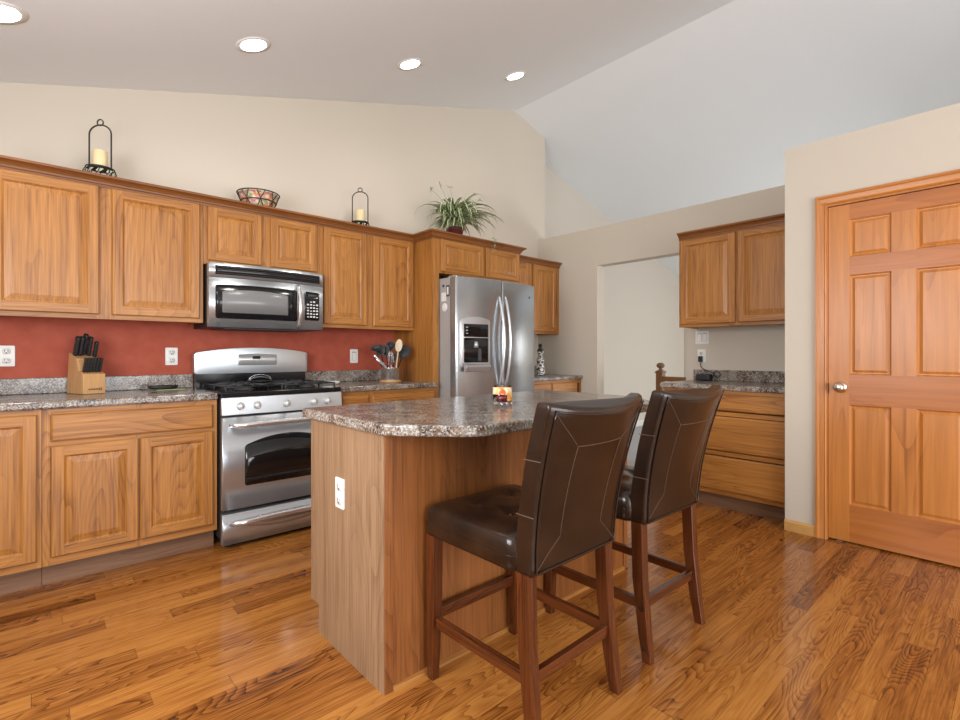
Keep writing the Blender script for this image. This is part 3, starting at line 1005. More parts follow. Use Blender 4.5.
# ------------------------------------------------------------------ outlets and switches
def wall_plate(name, label, loc, rz, w=.07, h=.115, kind='outlet', cat='outlet'):
    t = thing(name, label, cat, loc, rz)
    MB().plate(-w / 2, w / 2, -h / 2, h / 2, -.006, .0055, nx=6, r=.006).build('face_plate', 'white', t, bevel=.0015)
    if kind == 'outlet':
        for s in (-1, 1):
            MB().plate(-.017, .017, s * .026 - .016, s * .026 + .016, -.009, .004, nx=6, r=.011).build('socket', 'white', t)
            b = MB()
            for x in (-.0065, .0065): b.box(x - .0015, x + .0015, -.0096, -.0085, s * .026 - .002, s * .026 + .009)
            b.box(-.003, .003, -.0096, -.0085, s * .026 - .011, s * .026 - .006)
            b.build('slots', 'slot', t)
    else:
        n = 2 if w > .1 else 1
        for i in range(n):
            x = (i - (n - 1) / 2) * .046
            b = MB(); b.prism([(-.0085, -.033), (-.0065, .033), (-.005, .033), (-.005, -.033)], 'x', x - .0165, x + .0165)
            b.build('rocker', 'white', t)
            MB().box(x - .0185, x + .0185, -.0066, -.0058, -.0345, .0345).build('rocker_gap', 'greyglass', t)
    return t


wall_plate('power_outlet', 'white double outlet on the red wall at the left edge, left of the knife block', (-.115, YW - .0005, 1.13), 0)
wall_plate('power_outlet', 'white double outlet on the red wall between knife block and range', (.673, YW - .0005, 1.125), 0)
wall_plate('light_switch', 'white switch plate on the red wall beside the utensil crock', (1.99, YW - .0005, 1.122), 0, kind='switch', cat='switch')
wall_plate('power_outlet', 'white double outlet on the pale island end panel', (IX0 - .0005, 1.757, .613), -PI / 2)
wall_plate('light_switch', 'white double switch plate under the right wall cabinet', (XW - .0005, 1.905, 1.283), -PI / 2, w=.116, kind='switch', cat='switch')
wall_plate('power_outlet', 'white outlet with a black plug above the right worktop', (XW - .0005, 1.91, 1.122), -PI / 2)

# black adapter with cord on right counter
t = thing('power_adapter', 'black power adapter box with looped cord on the right worktop', 'adapter', (4.235, 1.86, .9155))
o = MB().box(-.028, .028, -.06, .06, 0, .055).build('case', 'blackm', t, bevel=.012, seg=3)
o = MB().box(.031, .063, .036, .066, .155, .205).build('plug', 'cordblack', t, bevel=.004)
pts = []
for i in range(9):
    s = i / 8; pts.append((.045 - .01 * s, .05 - .10 * s + .03 * math.sin(s * PI), .155 - .085 * s ** .6))
for i in range(25):
    a = i / 24 * 4 * PI
    pts.append((.025 - .004 * math.cos(a * .5), -.085 + .026 * math.cos(a) - .012, .055 + .026 * math.sin(a)))
pts += [(.01, -.07, .02), (0, -.058, .02)]
MB().tube(pts, .0032, 6).build('cord', 'cordblack', t)

# ------------------------------------------------------------------ gas range
RX0, RX1 = .804, 1.548
RFY = 3.118
t = thing('gas_range', 'stainless steel gas range with black window and five knobs', 'stove', (0, 0, 0))
b = MB(); b.box(RX0, RX1, RFY + .03, YW - .03, .06, .905); b.box(RX0 + .03, RX1 - .03, RFY + .06, YW - .05, 0, .06)
b.build('body', 'blackm', t, bevel=.003)
# cooktop
b = MB(); b.box(RX0 - .002, RX1 + .002, RFY + .012, 3.70, .887, .916)
b.build('cooktop', 'black', t, bevel=.006, seg=3)
# control panel (slightly tilted) and knobs
b = MB().prism([(RFY - .002, .783), (RFY + .03, .783), (RFY + .03, .885), (RFY + .010, .885)], 'x', RX0, RX1)
b.build('control_panel', 'steel_x', t, bevel=.002)
for kx in (.905, 1.0, 1.176, 1.352, 1.442):
    k = MB(); k.lathe([(.023, 0), (.023, .006), (.019, .010), (.0175, .026), (.015, .030), (.001, .031)], n=20)
    k.box(-.0035, .0035, -.017, .017, .026, .036)
    o = k.build('knob', 'knob', t)
    o.rotation_euler = (PI / 2 + .06, 0, 0); o.location = (kx, RFY + .003, .833)
# oven door: bowed steel panel with arched window
xc = (RX0 + RX1) / 2


def bow(amount, y):
    return lambda x: y - amount * (1 - ((x - xc) / (RX1 - xc)) ** 2)


b = MB().plate(RX0 + .002, RX1 - .002, .232, .770, bow(.004, RFY), .035, nx=20, nz=1, r=.004)
door = b.build('oven_door', 'steel_x', t)
arch = lambda x: .598 + .052 * (1 - ((x - xc) / .25) ** 2)
MB().plate(.928, 1.424, .360, arch, lambda x: bow(.004, RFY)(x) - .0025, .006, nx=20, r=.014).build('window', 'darkglass', door)


def bar_handle(x0, x1, z, y0, dy, name, parent, dz=.012, r=.013):
    b = MB(); pts = []; rs = []
    n = 20
    for i in range(n + 1):
        s = i / n; e = math.sin(s * PI)
        pts.append((x0 + (x1 - x0) * s, y0 - dy * min(1, e * 3.2) ** .7, z + dz * e))
        rs.append(r * (.75 + .35 * min(1, e * 2.5)))
    b.tube(pts, r, 10, rs=rs)
    return b.build(name, 'chrome', parent)


bar_handle(.845, 1.507, .722, RFY - .002, .035, 'handle', door, dz=.006, r=.017)
b = MB().plate(RX0 + .002, RX1 - .002, .030, .208, bow(.004, RFY), .035, nx=20, r=.004)
dr = b.build('storage_drawer', 'steel_x', t)
bar_handle(.845, 1.507, .150, RFY - .002, .028, 'handle', dr, dz=.010, r=.018)
# scooped shadow line under the drawer handle
b = MB().plate(.90, 1.45, lambda x: .135 - .045 * (1 - ((x - xc) / .28) ** 2), .137, lambda x: bow(.004, RFY)(x) - .0012, .004, nx=20)
b.build('finger_recess', 'steel_x', dr)
# backguard
BGX0, BGX1, BGY = .786, 1.552, 3.70
top = lambda x: 1.150 + .035 * (1 - ((x - xc) / .38) ** 2)
b = MB().plate(BGX0, BGX1, 1.006, top, lambda x: BGY - .012 * (1 - ((x - xc) / .38) ** 2), .06, nx=24, r=.018)
bg = b.build('backguard', 'steel_x', t, bevel=.005, seg=3)
b = MB().plate(1.055, 1.315, 1.062, lambda x: 1.142 - .006 * ((x - xc) / .13) ** 2, lambda x: BGY - .018, .008, nx=12, r=.006)
b.build('clock_panel', 'knob', bg)
MB().box(1.148, 1.20, BGY - .0205, BGY - .017, 1.105, 1.126).build('clock_display', 'black', bg)
MB().box(BGX0 + .01, BGX1 - .01, BGY + .008, BGY + .05, .905, 1.008).build('lower_backguard', 'black', t, bevel=.003)
# burners and grates
for bx, by, r in ((.975, 3.28, .045), (.975, 3.55, .035), (1.375, 3.28, .04), (1.375, 3.55, .045)):
    k = MB(); k.lathe([(r * 1.3, 0), (r * 1.3, .006), (r, .012), (r, .018), (r * .9, .022), (.001, .024)], (bx, by, .917), 20)
    k.build('burner', 'iron', t)
for x0, x1 in ((.835, 1.165), (1.187, 1.517)):
    g = MB(); zt = .945
    ya, yb = 3.165, 3.665
    g.tube([(x0, ya, zt), (x1, ya, zt), (x1, yb, zt), (x0, yb, zt)], .006, 6, closed=True)
    for yy in (ya + .165, ya + .335): g.tube([(x0, yy, zt), (x1, yy, zt)], .006, 6)
    xm = (x0 + x1) / 2
    for yy in (3.28, 3.55):
        for k in range(8):
            a = k * PI / 4
            g.tube([(xm + .03 * math.cos(a), yy + .03 * math.sin(a), zt + .004), (xm + .075 * math.cos(a), yy + .075 * math.sin(a), zt + .006), (xm + .125 * math.cos(a), yy + .085 * math.sin(a), zt)], .0055, 6)
    for xx in (x0, x1):
        for yy in (ya, yb, (ya + yb) / 2): g.tube([(xx, yy, zt), (xx, yy, .9165)], .006, 6)
    g.build('grate', 'iron', t)

# low lid with bright rim on the back burner
t = thing('pan_lid', 'small dark domed lid with thin arched handle on the range', 'lid', (1.14, 3.50, .9575))
MB().lathe([(.075, 0), (.073, .006), (.06, .018), (.035, .028), (.001, .031)], n=28).build('dome', 'darkglass', t)
MB().tube([(.077 * math.cos(2 * PI * i / 28), .077 * math.sin(2 * PI * i / 28), .003) for i in range(28)], .003, 6, closed=True).build('rim', 'iron', t)
MB().tube([(.072 * math.cos(PI * i / 14), 0, .008 + .036 * math.sin(PI * i / 14)) for i in range(15)], .0022, 6).build('handle', 'chrome', t)

# spoon rest
t = thing('spoon_rest', 'white oval spoon dish on the worktop just right of the range', 'dish', (1.625, 3.46, .9155))
b = MB(); rr = []
for s, z in ((.6, 0), (.92, .006), (1.0, .022), (.96, .022), (.86, .008), (.3, .005)):
    rr.append([(.075 * s * math.cos(2 * PI * j / 24), .05 * s * math.sin(2 * PI * j / 24), z) for j in range(24)])
b.loft(rr); b.build('dish', 'ceramic', t)
b = MB(); b.lathe([(.02, .006), (.016, .014), (.004, .018), (.001, .018)], n=12); b.build('pad', 'cream', t)

# ------------------------------------------------------------------ microwave
MX0, MX1, MZ0, MZ1 = .800, 1.537, 1.309, 1.709
t = thing('microwave_oven', 'stainless over-the-range microwave with black door and curved handle', 'microwave', (0, 0, 0))
mxc = (MX0 + MX1) / 2
mb = lambda off: (lambda x: 3.392 - .045 * (1 - ((x - mxc) / (MX1 - mxc)) ** 2) - off)
b = MB(); b.box(MX0 + .002, MX1 - .002, 3.42, YW - .003, MZ0, MZ1)
b.build('case', 'blackm', t)
MB().box(MX0 + .1, MX1 - .1, 3.45, 3.74, MZ0 - .006, MZ0 - .0005).build('underside_filter', 'dgrey', t)
b = MB().plate(MX0, MX1, 1.624, MZ1, mb(0), lambda: 0 or .04, nx=24) if False else MB().plate(MX0, MX1, 1.622, MZ1, mb(0), .045, nx=24, r=.003)
top_o = b.build('top_fascia', 'steel_x', t)
b = MB().plate(MX0 + .035, MX1 - .028, 1.637, 1.692, mb(.002), .006, nx=24)
gr = b.build('vent_grille', 'black', top_o)
b = MB()
for k in range(4):
    z = 1.643 + k * .0125
    b.plate(MX0 + .038, MX1 - .031, z, z + .0045, mb(.005), .004, nx=24)
b.build('louvres', 'blackm', gr)
b = MB().plate(MX0, MX1, MZ0 + .002, 1.619, mb(0), .045, nx=24, r=.003)
d = b.build('door', 'steel_x', t)
b = MB().plate(.835, 1.336, 1.362, lambda x: 1.578 - .004 * ((x - 1.08) / .25) ** 2, mb(.003), .006, nx=20, r=.016)
fr = b.build('window_frame', 'black', d)
MB().plate(.872, 1.272, 1.400, lambda x: 1.532 + .016 * (1 - ((x - 1.07) / .2) ** 2), mb(.005), .004, nx=20, r=.006).build('window', 'greyglass', fr) if False else None
MB().plate(.872, 1.272, 1.400, lambda x: 1.532 + .016 * (1 - ((x - 1.07) / .2) ** 2), mb(.005), .004, nx=20, r=.006).build('window', 'greyglass', d)
b = MB().plate(1.392, 1.505, 1.374, 1.573, mb(.003), .006, nx=8, r=.012)
cp = b.build('control_panel', 'black', t)
b = MB()
rng = random.Random(4)
yk = mb(.0045)
for r in range(6):
    z = 1.395 + r * .021
    for c in range(4):
        if r == 5 and c in (0, 3): continue
        x = 1.408 + c * .0235
        b.box(x, x + .014, yk(x) - .0008, yk(x) + .002, z, z + (.010 if (r + c) % 3 else .006))
b.build('keypad', 'keys', cp)
MB().plate(1.415, 1.485, 1.540, 1.556, mb(.0042), .002, nx=4).build('display', 'dgrey', cp)
b = MB(); pts = []
for i in range(17):
    s = i / 16; z = 1.318 + (1.608 - 1.318) * s
    pts.append((1.338, mb(.008)(1.338) - .050 * math.sin(PI * s) ** .7, z))
b.tube(pts, .013, 10, rs=[.011 + .003 * math.sin(PI * i / 16) for i in range(17)])
b.build('handle', 'chrome', d)
b = MB().lathe([(.009, 0), (.009, .003), (.006, .004), (.001, .004)], n=16)
o = b.build('emblem', 'dgrey', d); o.rotation_euler = (PI / 2, 0, 0); o.location = (.852, mb(0)(.852) + .001, 1.332)

# ------------------------------------------------------------------ refrigerator
FX0, FX1 = 2.444, 3.366
fxc = (FX0 + FX1) / 2
FT = 1.752
t = thing('refrigerator', 'stainless french-door refrigerator with ice dispenser in left door', 'refrigerator', (0, 0, 0))
b = MB(); b.box(FX0 + .015, FX1 - .006, 3.09, YW - .04, .03, FT); b.box(FX0 + .03, FX1 - .03, 3.12, YW - .06, 0, .03)
b.build('cabinet', 'grey', t, bevel=.004)
fy = lambda off: (lambda x: 3.004 - .052 * (1 - abs((x - fxc) / (FX1 - fxc)) ** 2.4) - off)
MB().box(FX0 + .018, FX1 - .01, 3.066, 3.0895, .08, FT - .01).build('gasket', 'dgrey', t)
MB().box(FX0 + .02, FX0 + .09, 3.05, 3.12, FT + .0005, FT + .012).build('hinge_cover', 'grey', t, bevel=.004)
MB().box(FX1 - .09, FX1 - .02, 3.05, 3.12, FT + .0005, FT + .012).build('hinge_cover', 'grey', t, bevel=.004)
tz = lambda x: FT
ld = MB().plate(FX0, fxc - .003, .72, tz, fy(0), .062, nx=20).build('door', 'steel_z', t, bevel=.008, seg=3)
rd = MB().plate(fxc + .003, FX1, .72, tz, fy(0), .062, nx=20).build('door', 'steel_z', t, bevel=.008, seg=3)
fz = MB().plate(FX0, FX1, .08, .71, fy(0), .062, nx=30).build('freezer_drawer', 'steel_z', t, bevel=.008, seg=3)
bar_handle(FX0 + .08, FX1 - .08, .64, 2.965, .06, 'handle', fz, dz=0)
for hx, dd in ((fxc - .036, ld), (fxc + .036, rd)):
    pts = []
    for i in range(21):
        s = i / 20
        pts.append((hx, fy(-.004)(hx) - .068 * math.sin(PI * s) ** .8, .86 + .76 * s))
    MB().tube(pts, .0115, 10).build('handle', 'chrome', dd)
# dispenser in left door
dx0, dx1 = 2.480, 2.762
arc = lambda x: 1.415 + .022 * (1 - ((x - (dx0 + dx1) / 2) / .135) ** 2)
dsp = MB().plate(dx0, dx1, 1.035, arc, lambda x: fy(0)(x) - .010, .014, nx=16, r=.02).build('dispenser_frame', 'silver', ld, bevel=.004)
# frame's children live one level deeper than allowed, so they hang on the door
MB().plate(dx0 + .028, dx1 - .024, 1.275, 1.378, lambda x: fy(0)(x) - .0118, .004, nx=8, r=.006).build('dispenser_controls', 'black', ld)
MB().plate(dx0 + .028, dx1 - .024, 1.072, 1.268, lambda x: fy(0)(x) - .0116, .004, nx=8, r=.006).build('dispenser_recess', 'black', ld)
b = MB()
yy = fy(0)(2.63) - .0135
for s in (0, 1):
    for k in range(3): b.box(dx0 + .036 + s * .17, dx0 + .050 + s * .17, yy - .002, yy + .006, 1.298 + k * .024, 1.306 + k * .024)
b.build('dispenser_buttons', 'silver', ld)
MB().box(dx0 + .068, dx0 + .185, yy - .002, yy + .006, 1.305, 1.355).build('dispenser_display', 'darkglass', ld)
b = MB().prism([(yy + .004, 1.19), (yy - .006, 1.18), (yy - .012, 1.085), (yy + .004, 1.085)], 'x', 2.635, 2.665)
b.build('dispenser_paddle', 'dgrey', ld)
b = MB(); b.lathe([(.02, 0), (.018, .03), (.01, .05), (.001, .05)], (2.615, yy, 1.19), 14); b.build('dispenser_nozzle', 'silver', ld)
b = MB().prism([(yy + .006, 1.065), (yy - .030, 1.050), (yy - .034, 1.038), (yy - .012, .998), (yy + .006, .998)], 'x', dx0 + .01, dx1 - .01)
b.build('dispenser_tray', 'silver', ld, bevel=.008, seg=3)
b = MB().lathe([(.010, 0), (.010, .003), (.001, .004)], n=16)
o = b.build('emblem', 'dgrey', rd); o.rotation_euler = (PI / 2, 0, 0); o.location = (3.27, fy(0)(3.27) + .001, 1.64)
# magnets and notes on the refrigerator side
o = tag(MB().box(FX0 + .012, FX0 + .0145, 3.14, 3.20, 1.565, 1.635).build('paper_note', 'paper'), 'square white note on the side of the refrigerator', 'note')
t2 = thing('round_magnet', 'round white magnet low on the refrigerator side', 'magnet', (FX0 + .0145, 3.158, 1.515))
b = MB().lathe([(.034, 0), (.034, .003), (.03, .005), (.001, .005)], n=24); o = b.build('disc', 'paper', t2); o.rotation_euler = (0, -PI / 2, 0)
t2 = thing('framed_magnet', 'small dark-framed picture magnet on the refrigerator side', 'magnet', (FX0 + .0145, 3.115, 1.645))
MB().box(-.004, 0, -.020, .020, -.045, .045).build('frame', 'dgrey', t2)
MB().box(-.005, -.004, -.011, .011, -.030, .030).build('picture', 'paper', t2)
tag(MB().box(FX0 + .011, FX0 + .0145, 3.165, 3.185, 1.68, 1.70).build('clip_magnet', 'blackm', bevel=.002), 'tiny black magnet above the white note on the refrigerator', 'magnet')

# ------------------------------------------------------------------ bar stools


def rrect(a, bb, r, n=8):
    pts = []
    for cx, cy, a0 in ((a - r, bb - r, 0), (-a + r, bb - r, PI / 2), (-a + r, -bb + r, PI), (a - r, -bb + r, 1.5 * PI)):
        for i in range(n + 1):
            t_ = a0 + PI / 2 * i / n
            pts.append((cx + r * math.cos(t_), cy + r * math.sin(t_)))
    return pts


def fill_sides(pts, k=6):
    out = []
    N = len(pts)
    for i in range(N):
        p, q = pts[i], pts[(i + 1) % N]
        d = math.hypot(q[0] - p[0], q[1] - p[1])
        m = k if d > .08 else 1
        for j in range(m): out.append((p[0] + (q[0] - p[0]) * j / m, p[1] + (q[1] - p[1]) * j / m))
    return out


BACK_Z0, BACK_Z1 = .508, .986


def back_center(v):
    return -.205 - .108 * v ** 1.7


def back_halfw(v):
    return .212 + .028 * v ** 1.3


def back_pt(u, v, side):
    """u -1..1 across, v 0..1 up, side -1 rear, +1 front"""
    hw = back_halfw(v)
    th = .040 - .008 * v
    y = back_center(v) + side * th + .040 * v * (u * u) - .030 * v
    z = BACK_Z0 + (BACK_Z1 - BACK_Z0) * v + .02 * (u * u - .5) * v ** 4
    return Vector((u * hw, y, z))


def make_stool(label, loc, rz):
    t = thing('bar_stool', label, 'stool', loc, rz, 'leather stools at the island')
    a, bb = .229, .222
    yc = .035
    tuft = [(-.075, -.06 + yc), (.075, -.06 + yc), (-.075, .09 + yc), (.075, .09 + yc)]

    def bump(x, y, z, k):
        d = 0
        for tx, ty in tuft:
            d += .012 * math.exp(-((x - tx) ** 2 + (y - ty) ** 2) / .0011)
        for tx in (-.075, .075): d += .003 * math.exp(-((x - tx) / .008) ** 2)
        for ty in (-.06 + yc, .09 + yc): d += .003 * math.exp(-((y - ty) / .008) ** 2)
        return z - d * k
    base_r = fill_sides(rrect(a, bb, .035))
    rings = []
    for s, z, k in ((.955, .503, 0), (.985, .508, 0), (1.0, .522, 0), (1.006, .55, 0), (1.0, .577, 0), (.985, .592, 0), (.955, .603, .2), (.90, .610, .6), (.83, .614, 1), (.76, .616, 1), (.69, .618, 1), (.62, .619, 1), (.55, .619, 1), (.48, .62, 1), (.41, .62, 1), (.34, .62, 1), (.27, .62, 1), (.2, .62, 1), (.13, .62, 1), (.06, .62, 1), (.01, .62, 1)):
        rings.append([(x * s, yc + y * s, bump(x * s, yc + y * s, z, k)) for x, y in base_r])
    seat = MB().loft(rings).build('seat', 'leather', t)
    b = MB()
    for tx, ty in tuft: b.lathe([(.008, 0), (.007, .003), (.001, .004)], (tx, ty, .606), 10)
    b.build('buttons', 'leather', seat)
    b = MB(); b.tube([(x * 1.007, yc + y * 1.007, .552) for x, y in base_r if y < bb - .001 or True], .0014, 5, closed=True)
    b.build('seam', 'leather', seat)
    # back rest
    rings = []
    rr = fill_sides(rrect(1.0, 1.0, .30, 5), 10)
    for i in range(27):
        v = i / 24
        shrink = 1.0; dz = 0
        if i > 24:
            shrink = (.90, .6)[i - 25]; dz = (.010, .016)[i - 25]; vv = 1.0
        else: vv = v
        ring_ = []
        for u, s in rr:
            # flatten: rounded rectangle in (x, thickness)
            p = back_pt(max(-1, min(1, u)), vv, s * shrink)
            if i > 24:
                p.x *= 1 - (1 - shrink) * .05
                p.z += dz
            # rounded outer corners
            ring_.append(p)
        rings.append(ring_)
    # lower end
    low = []
    for p in rings[0]:
        low.append(Vector((p.x * .985, back_center(0) + (p.y - back_center(0)) * .8, p.z - .006)))
    rings.insert(0, low)
    bk = MB().loft(rings).build('backrest', 'leather', t)
    # piping at the rear edge
    b = MB()
    loop = []
    e = .93
    for i in range(17): loop.append(back_pt(-e, i / 16 * .98 + .01, -1.03))
    for i in range(1, 16): loop.append(back_pt(-e + 2 * e * i / 16, .985, -1.03))
    for i in range(17): loop.append(back_pt(e, .99 - i / 16 * .98, -1.03))
    for i in range(1, 16): loop.append(back_pt(e - 2 * e * i / 16, .012, -1.03))
    b.tube(loop, .0032, 6, closed=True)
    b.build('piping', 'leather', bk)
    # stitched lines on the rear panel: inner frame with mitred corners
    b = MB()
    iu, v0, v1 = .48, .20, .78
    q = 1.015

    def line(p0, p1, n=12, side=-q):
        b.tube([back_pt(p0[0] + (p1[0] - p0[0]) * i / n, p0[1] + (p1[1] - p0[1]) * i / n, side) for i in range(n + 1)], .0011, 4)
    line((-iu, v0), (-iu, v1)); line((iu, v0), (iu, v1)); line((-iu, v1), (iu, v1))
    line((-iu, v1), (-.92, .97)); line((iu, v1), (.92, .97)); line((-iu, v0), (-.92, .03)); line((iu, v0), (.92, .03)); 
    b.build('stitching', 'stitch', bk)
    for v in (.36, .70):
        for sg in (-1, 1):
            b = MB()
            b.tube([back_pt(sg * 1.004, v, s / 6.0 * .9) + Vector((sg * .0008, 0, 0)) for s in range(-6, 7)], .0016, 4)
            b.build('side_seam', 'stitch', bk)
    b = MB()
    for sg in (0,):
        b.tube([back_pt(0, .985, s / 5.0 * .8) + Vector((0, 0, .0168 * (1 - abs(s / 5.0) ** 3))) for s in range(-5, 6)], .0016, 4)
    b.build('top_seam', 'stitch', bk)

    # legs
    def leg(pts, sizes, name='leg'):
        rings = []
        for (x, y, z), (sx, sy) in zip(pts, sizes):
            c = min(sx, sy) * .12
            rings.append([(x - sx + c, y - sy, z), (x + sx - c, y - sy, z), (x + sx, y - sy + c, z), (x + sx, y + sy - c, z), (x + sx - c, y + sy, z), (x - sx + c, y + sy, z), (x - sx, y + sy - c, z), (x - sx, y - sy + c, z)])
        return MB().loft(rings, 0, True, False).build(name, 'stool_z', t)
    for s in (-1, 1):
        leg([(s * .208, .226, 0), (s * .208, .224, .1), (s * .206, .222, .3), (s * .205, .222, .508)], [(.015, .015), (.018, .018), (.021, .021), (.022, .022)])
        leg([(s * .206, -.250, 0), (s * .203, -.235, .1), (s * .199, -.212, .3), (s * .196, -.205, .508)], [(.015, .017), (.018, .02), (.02, .023), (.0205, .023)])
    zs = .205

    def bar(x0, y0, x1, y1, z, hw=.011, hh=.018, mat='stool_x'):
        d = Vector((x1 - x0, y1 - y0, 0)).normalized(); n = Vector((-d.y, d.x, 0)) * hw
        rings = []
        for (x, y) in ((x0, y0), (x1, y1)):
            rings.append([(x + n.x, y + n.y, z - hh), (x - n.x, y - n.y, z - hh), (x - n.x, y - n.y, z + hh), (x + n.x, y + n.y, z + hh)])
        MB().loft(rings, 0, True, False).build('stretcher', mat, t, bevel=.002)
    bar(-.186, .223, .186, .223, .225)
    bar(-.182, -.222, .182, -.222, zs)
    for s in (-1, 1): bar(s * .2015, -.20, s * .2065, .20, zs, mat='stool_y')
    return t


make_stool('dark brown leather bar stool at the near left end of the island', (1.258, 1.188, 0), rad(0.6))
make_stool('dark brown leather bar stool farther right, nearer the pantry', (1.902, 1.194, 0), rad(-1.0))

# ------------------------------------------------------------------ knife block and knives
kb = thing('knife_block', 'light wood knife block with dark mark on the front, on left worktop', 'knife block', (.228, 3.624, .9155), rad(20))
# local: front faces -y; stepped block
blk = MB().prism([(-.075, 0), (.115, 0), (.085, .232), (-.002, .200), (-.022, .130), (-.075, .112)], 'x', -.055, .055)
blk.build('block', 'maple_z', kb, bevel=.002)
b = MB()
rng = random.Random(7)
x = -.028
for wd in (.004, .0035, .004, .006, .0055, .006, .0055):
    b.box(x, x + wd, -.0757, -.0748, .022, .030); x += wd + .0022
b.box(-.0285, -.0255, -.0757, -.0748, .0205, .0305)
b.tube([(.030 + .0065 * math.cos(2 * PI * i / 16), -.0755, .026 + .0065 * math.sin(2 * PI * i / 16)) for i in range(16)], .0022, 5, closed=True)
b.build('maker_mark', 'slot', kb)


def knife(label, lx, ly, lz, length, wid, tilt, group, hw=.0085):
    """handle leaning back out of its slot"""
    b = MB()
    rings = []
    for s, wf in ((0, .8), (.05, .95), (.35, 1.0), (.7, .85), (.9, 1.05), (1.0, .8)):
        rings.append([(px * hw, py * wid * wf, s * length) for px, py in rrect(1, 1, .5, 3)])
    b.loft(rings)
    for s in (.2, .45, .7): b.box(-hw - .0006, hw + .0006, -.002, .002, s * length, s * length + .004, 1)
    b.lathe([(hw * 1.1, 0), (hw * 1.1, .006)], n=10, mi=1)
    o = b.build('kitchen_knife', ['blackm', 'chrome'])
    mw = Matrix.Translation(kb.location) @ Matrix.Rotation(kb.rotation_euler.z, 4, 'Z') @ Matrix.Translation((lx, ly, lz)) @ Matrix.Rotation(tilt, 4, 'X')
    o.matrix_world = mw
    return tag(o, label, 'knife', group)


big = ['black-handled knife at the left of the upper row in the knife block', 'black-handled knife second from the left in the upper row of the block', 'tallest black-handled knife in the middle of the upper row', 'black-handled knife second from the right in the upper row of the block', 'thin black-handled knife at the right of the upper row']
for i, (lx, ln, wd, ly, lz) in enumerate(((-.043, .112, .0155, .045, .218), (-.022, .112, .0165, .045, .218), (-.001, .125, .017, .055, .222), (.021, .112, .0165, .045, .218), (.042, .092, .0125, .022, .210))):
    knife(big[i], lx, ly, lz, ln, wd, rad(20), 'large knives in the block')
names = ['first', 'second', 'third', 'fourth', 'fifth', 'last']
for i in range(6):
    knife('small steak knife in the lower row, %s from the left' % names[i], -.040 + i * .0155, -.045, .123, .085, .0085, rad(20), 'steak knives in the block', hw=.0058)

# black oval dish on pale green mat, left counter
t = tag(MB().plate(-.085, .085, -.05, .05, -.002, .004, nx=8, r=.02).build('worktop_mat', 'greenmat'), 'thin green mat under the shallow black dish left of the range', 'mat')
t.rotation_euler = (PI / 2, 0, rad(-4)); t.location = (.64, 3.61, .9185)
t = tag(MB().loft([[(.085 * s * math.cos(2 * PI * j / 28), .05 * s * math.sin(2 * PI * j / 28), z) for j in range(28)] for s, z in ((.7, 0), (.95, .008), (1, .022), (.95, .022), (.8, .010), (.1, .007))]).build('shallow_dish', 'blackm'), 'shallow black oval dish lying on the thin green mat', 'dish')
t.location = (.60, 3.63, .9215); t.rotation_euler = (0, 0, rad(10))

# ------------------------------------------------------------------ utensil crock
CRX, CRY = 2.115, 3.42
t = tag(MB().lathe([(.083, 0), (.085, .004), (.085, .012), (.083, .014), (.001, .014)], (CRX, CRY, .9155), 28).build('wooden_coaster', 'maple_z'), 'round wooden coaster under the steel utensil crock', 'coaster')
t = tag(MB().lathe([(.070, 0), (.072, .003), (.072, .098), (.074, .101), (.0695, .101), (.068, .095), (.068, .006), (.001, .005)], (CRX, CRY, .930), 32).build('utensil_crock', 'crock'), 'shiny steel crock of utensils right of the range', 'crock')
CB = .9375


def utensil(name, label, cat, base_xy, top, head, mats, hr=.005):
    """handle from inside the crock to the top point, head built by callback"""
    b = MB()
    p0 = Vector((CRX + base_xy[0], CRY + base_xy[1], CB)); p1 = Vector(top)
    b.tube([p0, p0.lerp(p1, .5), p1], hr, 8)
    head(b, p0, p1)
    return tag(b.build(name, mats), label, cat, 'utensils in the crock')


def head_disc(rx, rz, mi=0, tilt=0.0, curve=.012):
    def h(b, p0, p1):
        d = (p1 - p0).normalized(); s = Vector((c_x, -s_x, 0)); s = (s - d * s.dot(d)).normalized(); n = d.cross(s)
        c = p1 + d * rz * .85
        rings = []
        for k, (q, e) in enumerate(((1.0, 0), (1.0, .003), (.7, .003 - curve * .5), (.05, .003 - curve))):
            rings.append([c + s * rx * q * math.cos(2 * PI * j / 20) + d * rz * q * math.sin(2 * PI * j / 20) + n * e for j in range(20)])
        b.loft(rings, mi)
    return h


c_x, s_x = math.sin(YAW), math.cos(YAW)      # sideways direction seen from the room



utensil('wooden_spoon', 'cream-coloured spoon standing tallest in the utensil crock', 'spoon', (.02, -.03), (2.177, 3.405, 1.165), head_disc(.028, .052), ['cream'], .0055)
utensil('slotted_turner', 'round black skimmer leaning right in the utensil crock', 'skimmer', (.03, .0), (2.232, 3.435, 1.112), head_disc(.052, .062), ['blackm'])
utensil('soup_ladle', 'black ladle at the back of the crock behind the cream spoon', 'ladle', (.02, .03), (2.150, 3.475, 1.175), head_disc(.038, .038, curve=.03), ['blackm'])
utensil('serving_fork', 'black-headed fork behind the whisk, left of the cream spoon', 'fork', (0, .03), (2.115, 3.475, 1.125), head_disc(.026, .05), ['blackm'])
utensil('pastry_brush', 'short black brush just left of the cream spoon', 'brush', (.01, 0), (2.150, 3.425, 1.085), head_disc(.02, .035), ['blackm'])
utensil('spatula', 'black spatula with wide blade leaning left in the crock', 'spatula', (-.02, .03), (2.066, 3.475, 1.135), head_disc(.036, .045), ['blackm'])
utensil('slotted_spoon', 'black slotted spoon leaning far left above the whisk', 'spoon', (-.03, .025), (2.012, 3.46, 1.165), head_disc(.042, .026), ['blackm'])


